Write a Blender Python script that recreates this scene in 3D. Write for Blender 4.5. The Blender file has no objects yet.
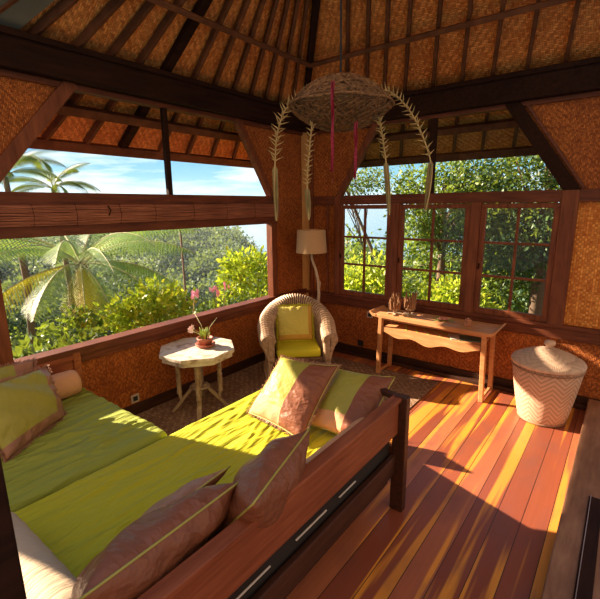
import bpy, math, random
import numpy as np
from mathutils import Vector, Matrix, Euler
random.seed(7); rng = np.random.default_rng(7)
C = bpy.context.scene.collection
PI = math.pi
def V(*a): return Vector(a)

# ------------------------------------------------------------------ tagging
def tag(o, label=None, cat=None, group=None, kind=None):
    if label: o['label'] = label
    if cat: o['category'] = cat
    if group: o['group'] = group
    if kind: o['kind'] = kind
    return o
def empty(name, loc, rz=0, label=None, cat=None, group=None):
    o = bpy.data.objects.new(name, None); C.objects.link(o)
    o.location = loc; o.rotation_euler = (0, 0, rz); o.empty_display_size = 0.1
    return tag(o, label, cat, group)

class MB:
    """collects geometry, links it as one mesh object"""
    def __init__(s): s.v = []; s.f = []; s.m = []
    def add(s, vs, fs, mi=0):
        n = len(s.v); s.v += [tuple(p) for p in vs]
        s.f += [tuple(i + n for i in f) for f in fs]; s.m += [mi] * len(fs); return s
    def box(s, lo, hi, rot=None, piv=None, mi=0):
        x0, y0, z0 = lo; x1, y1, z1 = hi
        vs = [V(x, y, z) for z in (z0, z1) for x, y in ((x0, y0), (x1, y0), (x1, y1), (x0, y1))]
        if rot:
            p = V(*(piv or ((x0+x1)/2, (y0+y1)/2, (z0+z1)/2)))
            M = Euler(rot).to_matrix(); vs = [p + M @ (v - p) for v in vs]
        return s.add(vs, [(3,2,1,0),(4,5,6,7),(0,1,5,4),(1,2,6,5),(2,3,7,6),(3,0,4,7)], mi)
    def bar(s, a, b, w, h, up=(0,0,1), mi=0, taper=1.0):
        a = V(*a); b = V(*b); d = (b - a).normalized(); up = V(*up)
        sd = d.cross(up)
        if sd.length < 1e-4: sd = d.cross(V(1,0,0))
        sd.normalize(); u = sd.cross(d).normalized()
        vs = []
        for p, k in ((a, 1), (b, taper)):
            for i, j in ((-1,-1),(1,-1),(1,1),(-1,1)): vs.append(p + sd*i*w/2*k + u*j*h/2*k)
        return s.add(vs, [(3,2,1,0),(4,5,6,7),(0,1,5,4),(1,2,6,5),(2,3,7,6),(3,0,4,7)], mi)
    def tube(s, pts, r, n=8, mi=0, caps=True):
        pts = [V(*p) for p in pts]; R = r if hasattr(r, '__len__') else [r]*len(pts)
        t0 = (pts[1]-pts[0]).normalized(); ref = t0.orthogonal().normalized()
        vs = []; fs = []
        for i, p in enumerate(pts):
            t = (pts[min(i+1, len(pts)-1)] - pts[max(i-1, 0)]).normalized()
            ref = (ref - t*ref.dot(t)).normalized(); b = t.cross(ref)
            for k in range(n):
                a = 2*PI*k/n; vs.append(p + (ref*math.cos(a) + b*math.sin(a))*R[i])
        for i in range(len(pts)-1):
            for k in range(n):
                k2 = (k+1) % n; fs.append((i*n+k, i*n+k2, (i+1)*n+k2, (i+1)*n+k))
        if caps:
            fs.append(tuple(range(n-1, -1, -1))); fs.append(tuple(range((len(pts)-1)*n, len(pts)*n)))
        return s.add(vs, fs, mi)
    def lathe(s, prof, n=32, c=(0,0,0), mi=0, sx=1, sy=1):
        vs = []; fs = []
        for r, z in prof:
            for k in range(n):
                a = 2*PI*k/n; vs.append((c[0]+r*math.cos(a)*sx, c[1]+r*math.sin(a)*sy, c[2]+z))
        for i in range(len(prof)-1):
            for k in range(n):
                k2 = (k+1) % n; fs.append((i*n+k, i*n+k2, (i+1)*n+k2, (i+1)*n+k))
        fs.append(tuple(range(n-1, -1, -1))); fs.append(tuple(range((len(prof)-1)*n, len(prof)*n)))
        return s.add(vs, fs, mi)
    def prism(s, poly, ext, mi=0):
        """poly: list of 3D points, ext: extrusion vector"""
        p = [V(*q) for q in poly]; e = V(*ext); n = len(p)
        vs = p + [q + e for q in p]
        fs = [tuple(range(n-1, -1, -1)), tuple(range(n, 2*n))] + [(i, (i+1) % n, n+(i+1) % n, n+i) for i in range(n)]
        return s.add(vs, fs, mi)
    def build(s, name, mats, parent=None, bevel=0, smooth=False, label=None, subsurf=0):
        me = bpy.data.meshes.new(name); me.from_pydata(s.v, [], s.f); me.update()
        mats = mats if isinstance(mats, (list, tuple)) else [mats]
        for m in mats: me.materials.append(m)
        if len(mats) > 1: me.polygons.foreach_set('material_index', s.m)
        if smooth: me.polygons.foreach_set('use_smooth', [True]*len(s.f))
        import bmesh
        bm = bmesh.new(); bm.from_mesh(me); bmesh.ops.recalc_face_normals(bm, faces=bm.faces); bm.to_mesh(me); bm.free()
        o = bpy.data.objects.new(name, me); C.objects.link(o)
        if parent: o.parent = parent
        if bevel:
            b = o.modifiers.new('bevel', 'BEVEL'); b.width = bevel; b.segments = 2; b.limit_method = 'ANGLE'; b.angle_limit = math.radians(50)
        if subsurf:
            b = o.modifiers.new('sub', 'SUBSURF'); b.levels = b.render_levels = subsurf
        if label: o['label'] = label
        return o
def npmesh(name, verts, faces, mat, parent=None, smooth=False):
    """fast mesh from numpy arrays; faces (n,k)"""
    me = bpy.data.meshes.new(name); k = faces.shape[1]
    me.vertices.add(len(verts)); me.vertices.foreach_set('co', verts.astype(np.float32).ravel())
    me.loops.add(faces.size); me.loops.foreach_set('vertex_index', faces.astype(np.int32).ravel())
    me.polygons.add(len(faces)); me.polygons.foreach_set('loop_start', np.arange(0, faces.size, k, dtype=np.int32))
    me.polygons.foreach_set('loop_total', np.full(len(faces), k, dtype=np.int32))
    me.update(calc_edges=True); me.materials.append(mat)
    if smooth: me.polygons.foreach_set('use_smooth', [True]*len(faces))
    o = bpy.data.objects.new(name, me); C.objects.link(o)
    if parent: o.parent = parent
    return o

# ------------------------------------------------------------------ materials
class NT:
    def __init__(s, name):
        s.m = bpy.data.materials.new(name); s.m.use_nodes = True; s.t = s.m.node_tree
        s.b = s.t.nodes['Principled BSDF']; s.out = s.t.nodes['Material Output']
    def n(s, typ, **k):
        x = s.t.nodes.new(typ)
        for a, b in k.items():
            if a.startswith('i_'):
                key = a[2:]; key = int(key) if key.isdigit() else key.replace('_', ' ')
                s.put(x.inputs[key], b)
            else: setattr(x, a, b)
        return x
    def put(s, inp, v):
        if isinstance(v, bpy.types.NodeSocket): s.t.links.new(v, inp)
        elif isinstance(v, bpy.types.Node): s.t.links.new(v.outputs[0], inp)
        else:
            if isinstance(v, (tuple, list)) and len(v) == 3 and inp.type == 'RGBA': v = (*v, 1)
            inp.default_value = v
    def math(s, op, a, b=0.0, c=None):
        x = s.t.nodes.new('ShaderNodeMath'); x.operation = op; s.put(x.inputs[0], a); s.put(x.inputs[1], b)
        if c is not None: s.put(x.inputs[2], c)
        return x.outputs[0]
    def mix(s, f, a, b, typ='MIX'):
        x = s.t.nodes.new('ShaderNodeMix'); x.data_type = 'RGBA'; x.blend_type = typ
        s.put(x.inputs[0], f); s.put(x.inputs[6], a); s.put(x.inputs[7], b); return x.outputs[2]
    def ramp(s, f, stops):
        x = s.t.nodes.new('ShaderNodeValToRGB'); s.put(x.inputs[0], f); e = x.color_ramp.elements
        while len(e) < len(stops): e.new(0.5)
        for i, (p, c) in enumerate(stops): e[i].position = p; e[i].color = (*c, 1)
        return x.outputs[0]
    def coord(s, kind='Object'):
        return s.t.nodes.new('ShaderNodeTexCoord').outputs[kind]
    def mapped(s, scale=(1,1,1), rot=(0,0,0), kind='Object'):
        x = s.t.nodes.new('ShaderNodeMapping'); s.t.links.new(s.coord(kind), x.inputs[0])
        x.inputs['Scale'].default_value = scale; x.inputs['Rotation'].default_value = rot; return x.outputs[0]
    def noise(s, vec, scale=5, detail=4, rough=.5, out=0):
        x = s.n('ShaderNodeTexNoise'); s.put(x.inputs['Vector'], vec); x.inputs['Scale'].default_value = scale
        x.inputs['Detail'].default_value = detail; x.inputs['Roughness'].default_value = rough; return x.outputs[out]
    def bump(s, h, strength=.4, dist=.01):
        x = s.n('ShaderNodeBump'); s.put(x.inputs['Height'], h); x.inputs['Strength'].default_value = strength
        x.inputs['Distance'].default_value = dist; s.t.links.new(x.outputs[0], s.b.inputs['Normal']); return x
    def set(s, **k):
        for a, v in k.items(): s.put(s.b.inputs[a.replace('_', ' ')], v)
        return s.m

def wood(name, c1, c2, rough=.45, grain=(1, 12, 12), scale=3, bump=.15, dark=None):
    t = NT(name); v = t.mapped(grain)
    n = t.noise(v, scale, 6, .6); w = t.noise(t.mapped((1.5, 1.5, 1.5)), 1.7, 3)
    col = t.ramp(n, [(.3, c1), (.7, c2)])
    col = t.mix(t.math('MULTIPLY', t.math('SUBTRACT', w, .35), 1.2), col, dark or tuple(x*.6 for x in c1))
    t.bump(n, bump, .01)
    return t.set(Base_Color=col, Roughness=min(1, rough+.1), Specular_IOR_Level=.22)
def plain(name, c, rough=.6, var=.25, scale=8, bump=.1, metallic=0, sheen=0):
    t = NT(name); n = t.noise(t.mapped(), scale, 5)
    col = t.mix(n, tuple(x*(1-var) for x in c), tuple(min(1, x*(1+var)) for x in c)); t.bump(n, bump, .01)
    m = t.set(Base_Color=col, Roughness=rough, Metallic=metallic)
    if sheen: t.b.inputs['Sheen Weight'].default_value = sheen
    return m
def weave(name, ax, c1, c2, s=.014, hb=14, rough=.45, bump=.8, patch=None, run=2):
    """twill bamboo matting; ax = two of 'XYZ'"""
    t = NT(name); sep = t.n('ShaderNodeSeparateXYZ'); t.put(sep.inputs[0], t.coord())
    a = t.math('DIVIDE', sep.outputs[ax[0]], s); b = t.math('DIVIDE', sep.outputs[ax[1]], s)
    fa, fb = t.math('FLOOR', a), t.math('FLOOR', b); ra, rb = t.math('FRACT', a), t.math('FRACT', b)
    za = t.math('PINGPONG', fa, hb); zb = fb
    ph = t.math('FLOORED_MODULO', t.math('ADD', za, zb), 2*run)
    h = t.math('LESS_THAN', ph, run - .5)
    pa = t.math('SINE', t.math('MULTIPLY', ra, PI)); pb = t.math('SINE', t.math('MULTIPLY', rb, PI))
    def mixf(f, x, y): return t.math('ADD', t.math('MULTIPLY', f, x), t.math('MULTIPLY', t.math('SUBTRACT', 1.0, f), y))
    hgt = mixf(h, pb, pa); hgt = t.math('POWER', hgt, .5)
    idv = mixf(h, fb, t.math('ADD', fa, 371.3))
    wn = t.n('ShaderNodeTexWhiteNoise', noise_dimensions='2D'); cb = t.n('ShaderNodeCombineXYZ')
    t.put(cb.inputs[0], idv); t.put(cb.inputs[1], mixf(h, t.math('FLOOR', t.math('DIVIDE', fa, run)), t.math('FLOOR', t.math('DIVIDE', fb, run)))); t.put(wn.inputs['Vector'], cb)
    big = t.noise(t.mapped(), 2.2, 4)
    fac = t.math('ADD', t.math('MULTIPLY', wn.outputs[0], .75), t.math('MULTIPLY', t.math('SUBTRACT', big, .5), 1.0))
    col = t.ramp(fac, [(.05, c1), (.85, c2)])
    col = t.mix(t.math('MULTIPLY', h, .35), col, tuple(x*.55 for x in c1))
    hh = t.math('ADD', hgt, t.math('MULTIPLY', h, .25))
    t.bump(hh, bump, .006)
    gap = t.math('SUBTRACT', 1.0, t.math('MINIMUM', t.math('MULTIPLY', hgt, 1.6), 1.0))
    col = t.mix(t.math('MULTIPLY', gap, .8), col, tuple(x*.15 for x in c1))
    return t.set(Base_Color=col, Roughness=rough+.1, Specular_IOR_Level=.25)
def leafmat(name, c1, c2, c3=None, trans=.45, rough=.45):
    t = NT(name); g = t.n('ShaderNodeNewGeometry')
    st = [(0, c1), (1, c2)] if c3 is None else [(0, c1), (.72, c2), (1, c3)]
    col = t.ramp(g.outputs['Random Per Island'], st)
    t.set(Base_Color=col, Roughness=rough)
    tr = t.n('ShaderNodeBsdfTranslucent'); t.put(tr.inputs[0], t.mix(.5, col, (.45, .55, .03), 'MIX'))
    mx = t.n('ShaderNodeMixShader'); mx.inputs[0].default_value = trans
    t.t.links.new(t.b.outputs[0], mx.inputs[1]); t.t.links.new(tr.outputs[0], mx.inputs[2]); t.t.links.new(mx.outputs[0], t.out.inputs[0])
    return t.m

M = {}
M['beam'] = wood('dark_beam_wood', (.016, .006, .004), (.04, .014, .008), .6, (1, 10, 10)); M['beam'].node_tree.nodes['Principled BSDF'].inputs['Specular IOR Level'].default_value = .1
M['frame'] = wood('window_frame_wood', (.12, .033, .015), (.27, .08, .033), .4, (10, 10, 1.2))
M['frameh'] = wood('rail_wood', (.09, .024, .012), (.21, .06, .027), .4, (1.2, 1.2, 12))
M['rafter'] = wood('rafter_wood', (.09, .03, .013), (.19, .07, .03), .5, (3, 3, 3))
M['matL'] = weave('bamboo_mat_left', 'XZ', (.27, .065, .014), (.62, .19, .04), .013)
M['matR'] = weave('bamboo_mat_right', 'YZ', (.27, .065, .014), (.62, .19, .04), .013)
M['matRbig'] = weave('plaited_bamboo_right', 'YZ', (.55, .15, .02), (.9, .38, .08), .022, 1000, run=1)
M['matC'] = weave('bamboo_mat_ceiling', 'XY', (.56, .16, .035), (.95, .40, .11), .018, 1000)
M['pole'] = wood('corner_batten_wood', (.38, .17, .05), (.55, .27, .08), .45, (8, 8, 1))
M['skirt'] = wood('skirting_wood', (.03, .012, .008), (.07, .026, .014), .45, (1, 1, 8))

def floor_mat():
    t = NT('floor_planks'); sep = t.n('ShaderNodeSeparateXYZ'); t.put(sep.inputs[0], t.coord())
    x, y = sep.outputs[0], sep.outputs[1]
    W = .145
    b = t.math('DIVIDE', y, W); fb = t.math('FLOOR', b); rb = t.math('FRACT', b)
    wn = t.n('ShaderNodeTexWhiteNoise', noise_dimensions='1D'); t.put(wn.inputs['W'], fb)
    wn2 = t.n('ShaderNodeTexWhiteNoise', noise_dimensions='1D'); t.put(wn2.inputs['W'], t.math('ADD', fb, 91.7))
    # streaky heartwood / sapwood running with the boards
    cb = t.n('ShaderNodeCombineXYZ'); t.put(cb.inputs[0], t.math('MULTIPLY', x, .5)); t.put(cb.inputs[1], t.math('MULTIPLY', y, 13.0)); t.put(cb.inputs[2], t.math('MULTIPLY', fb, 3.1))
    st = t.noise(cb.outputs[0], 1.0, 2, .4)
    cb2 = t.n('ShaderNodeCombineXYZ'); t.put(cb2.inputs[0], t.math('MULTIPLY', x, 2.0)); t.put(cb2.inputs[1], t.math('MULTIPLY', y, 45.0)); t.put(cb2.inputs[2], fb)
    gr = t.noise(cb2.outputs[0], 1.0, 5, .6)
    base = t.ramp(wn.outputs[0], [(0, (.24, .06, .03)), (.5, (.42, .12, .055)), (1, (.55, .19, .085))])
    base = t.mix(t.math('MULTIPLY', gr, .5), base, (.12, .03, .02))
    sap = t.ramp(st, [(.54, (0, 0, 0)), (.60, (1, 1, 1))])
    base = t.mix(t.math('MULTIPLY', sap, t.math('ADD', .25, t.math('MULTIPLY', t.noise(t.mapped((.5, 3, 1)), 1.3, 2), .8))), base, (.85, .34, .035))
    blot = t.noise(t.mapped((1, 2, 1)), 2.5, 4)
    base = t.mix(t.ramp(blot, [(.5, (0, 0, 0)), (.75, (.6, .6, .6))]), base, (.16, .06, .05))
    gap = t.math('LESS_THAN', t.math('ABSOLUTE', t.math('SUBTRACT', rb, .5)), .485)
    base = t.mix(gap, (.02, .008, .005), base)
    hg = t.math('ADD', gap, t.math('MULTIPLY', gr, .15)); t.bump(hg, .35, .004)
    rgh = t.math('ADD', .22, t.math('MULTIPLY', blot, .25))
    return t.set(Base_Color=base, Roughness=rgh)
M['floor'] = floor_mat()

def struct(o): o['kind'] = 'structure'; return o
# ------------------------------------------------------------------ room shell
APX, APY, ZB, ZT = -2.12, -1.92, 2.965, 3.22
XF, YF = -4.34, -3.80
f = MB().box((-5.6, -4.6, -.06), (.12, .12, 0)); struct(f.build('floor', M['floor']))

# left wall (plane y = 0), outer face at y = .10
T = .05
w = MB()
w.box((XF, 0, 0), (0, T, .70))                                     # below the sill
w.prism([(-.70, 0, .70), (0, 0, .70), (0, 0, 2.97), (-1.25, 0, 2.97), (-.70, 0, 2.14)], (0, T, 0))
w.box((-4.98, 0, 0), (XF, T, 2.97)); w.box((-5.6, 0, 0), (-4.98, T, .70)); w.box((-5.6, 0, .70), (-5.13, T, 2.97)); w.box((-5.13, 0, 1.8), (-4.98, T, 2.97))
w.prism([(XF, 0, .70), (-3.90, 0, .70), (-3.90, 0, 2.14), (-3.78, 0, 2.14), (-3.05, 0, 2.97), (XF, 0, 2.97)], (0, T, 0))
struct(w.build('wall_left', M['matL']))
w = MB()
w.box((0, YF, 0), (T, 0, .68))
w.prism([(0, -.50, .68), (0, 0, .68), (0, 0, 2.97), (0, -1.08, 2.97), (0, -.55, 2.12), (0, -.50, 2.0)], (T, 0, 0))
w.prism([(0, -3.2, 2.1), (0, -2.6, 2.97), (0, YF, 2.97), (0, YF, 2.1)], (T, 0, 0))
w.box((0, YF, .78), (T, -3.22, 2.1), mi=1)
struct(w.build('wall_right', [M['matR'], M['matRbig']]))

def trim(name, mb, m, bevel=.006): return struct(mb.build(name, m, bevel=bevel))
# beams
trim('trim_1', MB().box((-4.9, -.11, ZB), (.1, .09, ZT)), M['beam'])
trim('trim_2', MB().box((-.11, -4.6, ZB), (.09, -.11, ZT)), M['beam'])
# ledge on beams
trim('trim_3', MB().box((-4.9, -.14, ZT-.05), (-.14, -.11, ZT-.005)), M['beam'])
trim('trim_4', MB().box((-.14, -4.6, ZT-.05), (-.11, -.14, ZT-.005)), M['beam'])
# thin brown strip under the beams
trim('trim_5', MB().box((-4.9, -.03, ZB-.045), (-.03, .06, ZB)), M['frameh'])
trim('trim_6', MB().box((-.03, -4.6, ZB-.045), (.06, -.03, ZB)), M['frameh'])
# left wall frame: jambs, rails, sill
trim('trim_7', MB().box((-.74, -.03, .69), (-.64, .07, 2.14)), M['frame'])
trim('trim_8', MB().box((-3.93, -.03, .69), (-3.76, .07, 2.14)), M['frame'])
trim('trim_9', MB().box((-3.93, -.04, 2.02), (-.64, .07, 2.125)), M['frameh'])
trim('trim_10', MB().box((-3.93, -.04, 1.785), (-.64, .07, 1.875)), M['frameh'])
trim('trim_11', MB().box((XF, -.06, .765), (-.03, .09, .835)), M['frameh'])
trim('trim_12', MB().box((XF, -.03, .69), (-.03, .05, .765)), M['frameh'])
# diagonals left
def diag(name, a, b, w_, th, m):
    return trim(name, MB().bar(a, b, th, w_, up=(0, 0, 1)), m)
trim('trim_13', MB().bar((-1.27, .0, 2.98), (-.69, .0, 2.08), .08, .07, up=(1, 0, .3)), M['frame'])
trim('trim_14', MB().bar((-3.06, .0, 2.98), (-3.82, .0, 2.08), .08, .10, up=(1, 0, -.3)), M['frame'])
trim('trim_15', MB().bar((-2.215, 0, 2.10), (-2.215, 0, 2.97), .05, .05, up=(1, 0, 0)), M['beam'])
# right wall
trim('trim_16', MB().box((-.04, -3.86, 2.01), (.07, -.03, 2.125)), M['frameh'])
trim('trim_17', MB().box((-.03, -3.86, .66), (.05, -.03, .775)), M['frameh'])
trim('trim_18', MB().box((-.055, -3.86, .775), (.09, -.03, .815)), M['frameh'])
trim('trim_19', MB().bar((0, -1.11, 2.98), (0, -.55, 2.08), .08, .07, up=(0, 1, .3)), M['frame'])
trim('trim_20', MB().bar((0, -2.57, 2.98), (0, -3.20, 2.08), .09, .12, up=(0, 1, -.3)), M['beam'])
trim('trim_21', MB().bar((0, -1.80, 2.10), (0, -1.80, 2.97), .05, .07, up=(0, 1, 0)), M['beam'])
trim('trim_22', MB().box((-.05, -3.24, .80), (.07, -3.10, 2.12)), M['frame'])
trim('trim_23', MB().box((-.045, -.60, .80), (.07, -.52, 2.12)), M['frame'])
trim('trim_24', MB().box((-.05, -1.44, .80), (.06, -1.335, 2.02)), M['frame'])
trim('trim_25', MB().box((-.05, -2.375, .80), (.06, -2.27, 2.02)), M['frame'])
# extra slim line of the right diagonal panel
trim('trim_26', MB().bar((-.02, -2.72, 2.93), (-.02, -3.27, 2.13), .03, .03, up=(0, 1, -.3)), M['frameh'])
trim('trim_27', MB().bar((-.02, -.40, .80), (-.02, -.40, 2.01), .03, .03, up=(0, 1, 0)), M['frame'])
# corner pole and batten
trim('trim_28', MB().bar((-.035, -.035, .10), (-.035, -.035, 2.96), .11, .05, up=(1, 1, 0)), M['pole'])
trim('trim_29', MB().box((-.045, -.16, .1), (-.005, -.13, 2.96)), M['frame'])
# skirting
struct(MB().box((XF, -.025, 0), (-.03, 0, .11)).build('baseboard_left', M['skirt'], bevel=.004))
struct(MB().box((-.025, YF, 0), (0, -.03, .11)).build('baseboard_right', M['skirt'], bevel=.004))
# wide low plinth boards
trim('trim_30', MB().box((-.10, YF, 0), (-.025, -.1, .045)), M['skirt'])

# windows in the right wall: casements with six panes
def glass():
    t = NT('window_glass'); gl = t.n('ShaderNodeBsdfGlossy'); gl.inputs['Roughness'].default_value = .02
    tr = t.n('ShaderNodeBsdfTransparent'); fr = t.n('ShaderNodeFresnel'); fr.inputs[0].default_value = 1.3
    mx = t.n('ShaderNodeMixShader'); t.put(mx.inputs[0], fr); t.t.links.new(tr.outputs[0], mx.inputs[1]); t.t.links.new(gl.outputs[0], mx.inputs[2])
    t.t.links.new(mx.outputs[0], t.out.inputs[0]); return t.m
M['glass'] = glass()
for i, (ya, yb) in enumerate(((-1.335, -.60), (-2.27, -1.44), (-3.10, -2.375))):
    e = empty('window_%d' % (i+1), (0, (ya+yb)/2, .81)); struct(e)
    hy = (yb-ya)/2; z0, z1 = .005, 1.195
    fr = MB(); ft = .055 if i != 1 else .06
    fr.box((-.03, -hy, z0), (.015, hy, z0+.065)); fr.box((-.03, -hy, z1-.05), (.015, hy, z1))
    fr.box((-.03, -hy, z0+.065), (.015, -hy+ft, z1-.05)); fr.box((-.03, hy-ft, z0+.065), (.015, hy, z1-.05))
    fr.build('window_frame', M['frame'], e, bevel=.005)
    mu = MB(); mu.box((-.02, -.014, z0+.065), (.008, .014, z1-.05))
    H = z1-.05 - (z0+.065)
    for k in (1, 2):
        zz = z0+.065 + H*k/3
        mu.box((-.018, -hy+ft, zz-.013), (.006, -.014, zz+.013)); mu.box((-.018, .014, zz-.013), (.006, hy-ft, zz+.013))
    mu.build('muntin', M['frame'], e, bevel=.003)
    MB().box((-.0085, -hy+ft-.004, z0+.06), (-.0045, hy-ft+.004, z1-.046)).build('pane', M['glass'], e)
    la = MB().box((-.05, hy-.03, .5), (-.03, hy-.015, .56)); la.build('latch', M['beam'], e, bevel=.002)

# ------------------------------------------------------------------ roof
ZA = ZT + 1.44
apex = V(APX, APY, ZA)
def roofpt(p, q=0):
    """q: extension below the beam line"""
    return apex + (V(*p) - apex) * q
n_out = 1.42
corners = [V(0, 0, ZT), V(0, 2*APY, ZT), V(2*APX, 2*APY, ZT), V(2*APX, 0, ZT)]
far = [apex + (c-apex)*n_out for c in corners]
up = V(0, 0, .03)
far[1] = V(far[0].x, -5.2, far[0].z); ridge = V(APX, -4.0, ZA)
r = MB()
r.add([apex+up, far[3]+up, far[0]+up], [(0, 1, 2)]); r.add([apex+up, far[0]+up, far[1]+up, ridge+up], [(0, 1, 2, 3)])
lift = V(0, 0, .05)
r.add([apex+up+lift, far[3]+up+lift, far[0]+up+lift], [(0, 2, 1)]); r.add([apex+up+lift, far[0]+up+lift, far[1]+up+lift, ridge+up+lift], [(0, 3, 2, 1)])
r.add([far[3]+up, far[0]+up, far[0]+up+lift, far[3]+up+lift], [(0, 1, 2, 3)]); r.add([far[0]+up, far[1]+up, far[1]+up+lift, far[0]+up+lift], [(0, 1, 2, 3)])
struct(r.build('ceiling', M['matC']))
# fanned rafters
def rafter(pt, wd, name='trim'):
    a = apex + (V(*pt) - apex)*.04; b = apex + (V(*pt)-apex)*(n_out-.02)
    nrm = V(0, 1, 0) if abs(pt[1]) < 1e-6 else V(1, 0, 0)
    d = (b-a).normalized(); side = d.cross(V(0, 0, 1)).normalized(); u = side.cross(d)
    a = a - u*.015; b = b - u*.015
    return MB().bar(a, b, wd, .06, up=u)
ti = 31
LX = [-3.95, -3.67, -3.351, -3.033, -2.753, -2.48, -2.201, -1.87, -1.59, -1.312, -1.04, -.78, -.53, -.27]
for x in LX:
    trim('trim_%d' % ti, rafter((x, 0, ZT), .085 if abs(x+2.2) < .01 else .036), M['beam'] if abs(x+2.2) < .01 else M['rafter'], .004); ti += 1
RY = [-.26, -.50, -.78, -1.03, -1.30, -1.64, -1.96, -2.28, -2.60, -2.93, -3.27, -3.6]
for y in RY:
    kk = (y+4.3)/5.4; sl = 1.44/2.12; xin = -2.05 if y < -1.0 else max(-2.05, y/(.906-kk)*.97)
    if y > -.4: xin = -.30
    trim('trim_%d' % ti, MB().bar((xin, y+kk*xin, ZT-sl*xin-.012), (.86, y+kk*.86*.6, ZT-sl*.86-.012), .034, .05, up=(sl, 0, 1)), M['rafter'], .004); ti += 1
trim('trim_%d' % ti, MB().bar(apex-V(0, 0, .03), far[0]-V(0, 0, .03), .07, .09), M['beam'], .005); ti += 1
# ring battens inside, under the rafters, and one outside under the eaves
def ring(fr, wd, ht, drop, m):
    global ti
    k = [apex + (c-apex)*fr - V(0, 0, drop) for c in corners]
    trim('trim_%d' % ti, MB().bar(k[3], k[0], wd, ht, up=(0, -.6, .8)), m, .004); ti += 1
    k[1] = V(k[0].x, -4.6, k[0].z)
    trim('trim_%d' % ti, MB().bar(k[0], k[1], wd, ht, up=(-.6, 0, .8)), m, .004); ti += 1
ring(.71, .045, .045, .085, M['rafter'])
ring(1.19, .07, .08, .10, M['rafter'])
ring(n_out-.02, .05, .10, .05, M['rafter'])

M['greysheet'] = plain('grey_roof_sheet', (.12, .115, .09), .8, .4, 5, .3)
def rp(x, q, dz=-.045): return tuple(apex + (V(x, 0, ZT) - apex)*q + V(0, 0, dz))  # grey_sheet
trim('trim_75', MB().prism([rp(-3.47, 1.0), rp(-4.6, 1.0), rp(-4.6, .55), rp(-3.47, .55)], (0, 0, .012)), M['greysheet'], 0)
# ------------------------------------------------------------------ fabrics
def fabric(name, c, c2=None, rough=.75, sheen=0, wr=.5, scale=3.0, stretch=(1, 1, 1), trans=0):
    t = NT(name)
    n1 = t.noise(t.mapped(stretch), scale, 3, .5); n2 = t.noise(t.mapped(), 180, 2)
    ri = t.math('ABSOLUTE', t.math('SUBTRACT', n1, .5))
    n3 = t.noise(t.mapped(), 1.5, 3)
    col = t.mix(n3, c, c2 or tuple(x*.8 for x in c))
    h = t.math('ADD', t.math('MULTIPLY', ri, -4.0), t.math('MULTIPLY', n2, .05))
    t.bump(h, wr, .03); t.b.inputs['Sheen Weight'].default_value = sheen*.15; t.b.inputs['Sheen Tint'].default_value = (1, .8, .6, 1); t.b.inputs['Specular IOR Level'].default_value = .3
    return t.set(Base_Color=col, Roughness=rough)
M['sheet'] = fabric('lime_green_sheet', (.47, .43, .012), (.36, .37, .014), .65, .1, .65, 3.2, (.55, 2.4, 1))
M['sheet2'] = fabric('green_sheet', (.30, .33, .045), (.24, .29, .04), .65, .2, .65, 3.4, (.5, 2.6, 1))
M['yellow'] = fabric('yellow_green_cotton', (.62, .56, .02), (.52, .50, .02), .6, .1, .2, 6)
M['green_silk'] = fabric('green_silk', (.27, .27, .04), (.38, .33, .06), .5, .4, .22, 7, (1, 1, 1))
M['brown_silk'] = fabric('copper_brown_taffeta', (.27, .095, .048), (.17, .056, .03), .42, 0, .38, 5.5, (1.6, 1, 1.6))
M['pink_brown'] = fabric('dusty_pink_taffeta', (.38, .19, .12), (.28, .13, .08), .45, 0, .35, 9)
M['yellowpale'] = fabric('pale_yellow_green_cotton', (.62, .52, .12), (.52, .46, .09), .6, 0, .4, 14)
M['ochre'] = fabric('ochre_cotton', (.55, .33, .05), (.48, .27, .05), .6, 0, .2, 8)
M['peach'] = fabric('peach_cotton', (.62, .33, .18), (.55, .28, .15), .7, .3, .2, 8)
M['cream'] = fabric('cream_cotton', (.50, .38, .27), (.42, .32, .22), .7, .3, .15, 12, (.4, 3, 1))
M['piping'] = plain('olive_piping', (.38, .32, .06), .5)
M['pale'] = plain('light_slit_and_page', (.7, .62, .55), .8)  # pale tone for the painted light slits and the magazine pages
M['red_wood'] = wood('daybed_wood', (.20, .05, .022), (.36, .105, .045), .38, (1.0, 10, 14), 3)
M['red_wood_y'] = wood('daybed_wood_cross', (.22, .06, .022), (.42, .14, .05), .38, (10, 1, 14), 3)
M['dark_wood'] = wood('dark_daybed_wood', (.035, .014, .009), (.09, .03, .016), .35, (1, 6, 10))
M['void'] = plain('gap_shade_dark', (.02, .012, .01), .9)  # near-black, stands in for the shade in the gap below the plank

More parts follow.
